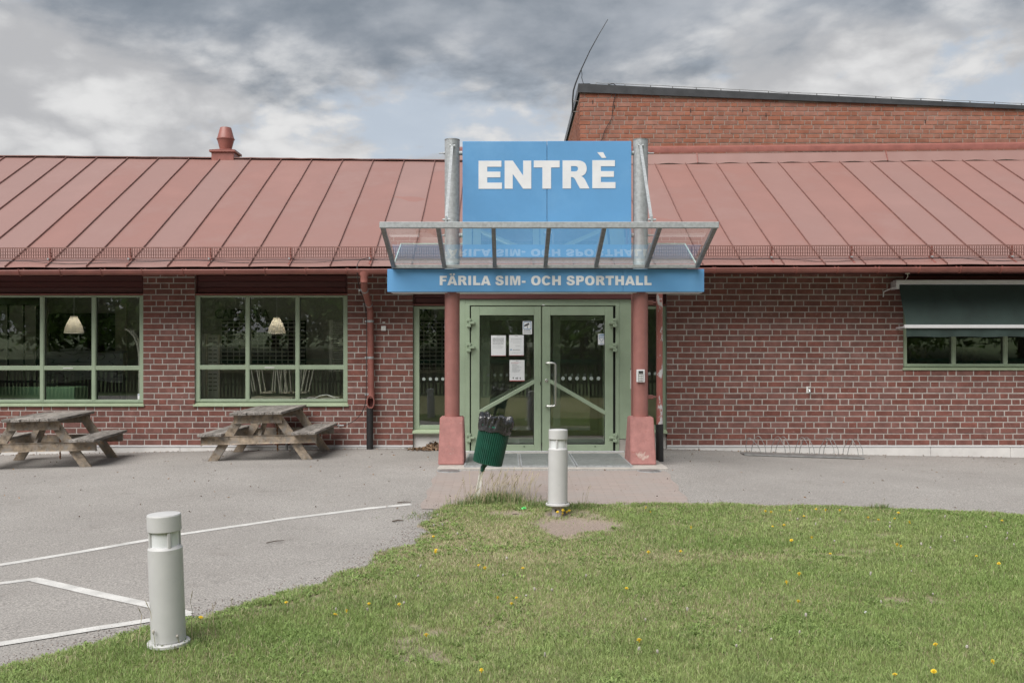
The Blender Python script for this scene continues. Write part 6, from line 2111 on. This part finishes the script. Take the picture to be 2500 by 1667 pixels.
pts = []
for _ in range(900):
    u = random.gauss(1052, 22)
    if u > 1082 or u < 985: continue
    x = X(u, 15.0); y = random.gauss(14.98, .09); y = min(y, 15.12)
    hgt = max(0, .11 * math.exp(-((u - 1060) / 20) ** 2)) * random.random() * max(0, (y - 14.75) / .35)
    pts.append((x, y, float(gz(x, y)) + .008 + hgt))
leaf_bits('leaf_pile', pts, .032, M_leaf_dry, 'small heap of dry brown leaves beside the left pedestal')
pts = []
for _ in range(520):
    x = random.uniform(-8.5, 8.5)
    if xE0 + .3 < x < xE1: continue
    y = 15.16 - abs(random.gauss(0, .05)); pts.append((x, y, float(gz(x, y)) + .006))
for _ in range(420):
    x = random.uniform(-7.5, 8.5); y = random.uniform(9.5, 15)
    pts.append((x, y, float(gz(x, y)) + .005))
leaf_bits('leaf_litter', pts, .016, M_leaf_dry, 'scattered dry leaf bits along the foot of the wall')
M_grit = pm('grit', (.26, .22, .20), .9, .25, 30, island=.4)
pts = []
ex = np.array(lawn[2:-3])
m = MB()
gi = rng.integers(0, len(ex) - 1, 5200); gt = rng.random(5200)
gxx = ex[gi, 0] * (1 - gt) + ex[gi + 1, 0] * gt + rng.normal(0, .11, 5200); gyy = ex[gi, 1] * (1 - gt) + ex[gi + 1, 1] * gt + rng.normal(.02, .11, 5200)
gzz = np.maximum(gz(gxx, gyy), hl(gxx, gyy))
for x, y, z in zip(gxx.tolist(), gyy.tolist(), gzz.tolist()):
    r_ = random.uniform(.0025, .007); z += r_ * .4
    m.add([(x - r_, y, z), (x, y - r_, z), (x + r_, y, z), (x, y + r_, z), (x, y, z + r_)], [(0, 1, 4), (1, 2, 4), (2, 3, 4), (3, 0, 4)])
m.build('gravel', M_grit, kind='stuff')['label'] = 'loose grit along the edge of the lawn'

# ------------------------------------------------------------------ what stands behind the camera and shows in the glass
fn = thing('picket_fence', 'dark wooden picket fence with green rail across the lawn behind the viewer', 'fence', (0, -9.4, -.2))
m = MB(); rr = random.Random(9)
x = -24
while x < 24:
    h_ = rr.uniform(1.15, 1.32); m.bar((x, -9.4, -.25), (x + rr.gauss(0, .05), -9.4 + rr.gauss(0, .02), -.2 + h_), .085, .02, up=(0, 1, 0)); x += .145
m.build('pickets', M_fence, fn, kind='stuff')
m = MB()
for x in np.arange(-24, 24, 2.4): m.box((x, -9.5, -.3), (x + .08, -9.43, 1.2))
m.build('posts', M_fence, fn, kind='stuff')
for z in (.95, .25): MB().box((-24, -9.47, z), (24, -9.43, z + .09)).build('rail', M_net, fn)
MB().box((-24, -9.36, 1.06), (24, -9.34, 1.20)).build('top_band', M_net, fn)


def tree(x, y, h, r, n, lab):
    z0 = float(gz(x, y)) - .1
    t = thing('leafy_tree', lab, 'tree', (x, y, z0), 'trees behind the viewer')
    m = MB(); rr = random.Random(int(x * 10 + 500))
    m.tube([(x, y, z0), (x + .1, y, z0 + h * .3), (x - .1, y + .1, z0 + h * .6), (x, y, z0 + h * .92)], [.22, .17, .1, .03], 8)
    for k in range(7):
        a = rr.uniform(0, 6.3); b_ = z0 + h * rr.uniform(.2, .6)
        m.tube([(x, y, b_), (x + r * .5 * math.cos(a), y + r * .5 * math.sin(a), b_ + h * .12), (x + r * .85 * math.cos(a), y + r * .85 * math.sin(a), b_ + h * .2)], [.08, .05, .02], 6)
    m.build('trunk', M_bark, t)
    g = np.random.default_rng(int(x * 10 + 900))
    nc = 46
    ca = g.uniform(0, 2 * np.pi, nc); cz = g.uniform(.12, 1, nc); cr_ = r * np.sqrt(g.random(nc)) * (1.05 - .75 * cz)
    idx = g.integers(0, nc, n)
    c = np.stack([x + cr_[idx] * np.cos(ca[idx]), y + cr_[idx] * np.sin(ca[idx]), z0 + h * cz[idx]], 1) + g.normal(0, r * .15, (n, 3))
    s_ = g.uniform(.12, .24, n)[:, None]
    a1 = g.normal(0, 1, (n, 3)); a1 /= np.linalg.norm(a1, axis=1)[:, None]
    a2 = np.cross(a1, g.normal(0, 1, (n, 3))); a2 /= np.linalg.norm(a2, axis=1)[:, None]
    V = np.stack([c - a1 * s_, c - a2 * s_ * .5, c + a1 * s_, c + a2 * s_ * .5], 1).reshape(-1, 3) - np.array([x, y, z0])
    me = bpy.data.meshes.new('crown'); me.from_pydata(V.tolist(), [], (np.arange(n)[:, None] * 4 + np.arange(4)[None, :]).tolist())
    me.materials.append(M_leaf1)
    o = bpy.data.objects.new('crown', me); COL.objects.link(o); o.parent = t


TREES = ((-17, -19, 8.5, 3.4), (-11.5, -22, 9.5, 3.6), (-6.5, -18, 7.5, 3.2), (-1.5, -23, 10, 3.8), (3.8, -20, 8.5, 3.4), (9, -23, 9.5, 3.7), (14.5, -19, 8, 3.4), (20, -22, 9, 3.6), (-22, -23, 9, 3.6))
for i, (tx, ty, th, tr) in enumerate(TREES):
    tree(tx, ty, th * 1.25, tr * 1.15, 9000, 'leafy tree behind the viewer, seen only as a reflection')
for i, (tx, ty) in enumerate(((-19, -27), (-14, -29), (-9, -26), (-4, -30), (1, -27), (6, -29), (11.5, -26), (17, -29), (23, -27), (-25, -29), (-27, -21), (26, -20))):
    src = [o for o in COL.objects if o.name.startswith('leafy_tree')][i % 5]
    c = copy_tree(src); c.location = (tx, ty, float(gz(tx, ty)) - .1); c.rotation_euler = (0, 0, 1.3 * i); c.scale = (1.1, 1.1, 1.05 + .05 * (i % 3))

# ------------------------------------------------------------------ one label for each flower and tree: by strip of the lawn and place in it
ORD = ['leftmost', 'second from the left', 'third from the left', 'fourth from the left', 'fifth from the left', 'sixth from the left', 'seventh from the left', 'eighth from the left', 'ninth from the left', 'tenth from the left', 'eleventh from the left', 'twelfth from the left', 'thirteenth from the left', 'fourteenth from the left', 'fifteenth from the left', 'sixteenth from the left', 'seventeenth from the left', 'eighteenth from the left', 'nineteenth from the left', 'twentieth from the left']


def label_rows(prefix, what, bands):
    obs = [o for o in COL.objects if o.name.split('.')[0] == prefix and o.parent is None]
    for lo, hi, where in bands:
        row = sorted([o for o in obs if lo <= o.location.y < hi], key=lambda o: o.location.x / max(abs(o.location.y), .1))
        for i, o in enumerate(row):
            o['label'] = what + ', ' + (ORD[i] if i < len(ORD) - 1 and (i < len(row) - 1 or i == 0) else 'rightmost') + ' ' + where


ST_ = [(0, 5.45, 'in the strip nearest the viewer'), (5.45, 6.3, 'in the second strip of lawn'), (6.3, 7.4, 'in the middle strip of lawn'), (7.4, 8.6, 'in the fourth strip of lawn'), (8.6, 30, 'along the far edge of lawn')]
label_rows('dandelion', 'yellow dandelion', ST_)
label_rows('dandelion_seedhead', 'pale dandelion seed head', ST_)
label_rows('buttercup', 'yellow buttercup at the far bollard stub', [(0, 30, 'of the six')])
label_rows('leafy_tree', 'leafy tree reflected in the glass', [(-24, 0, 'in the front row'), (-40, -24, 'in the back row')])
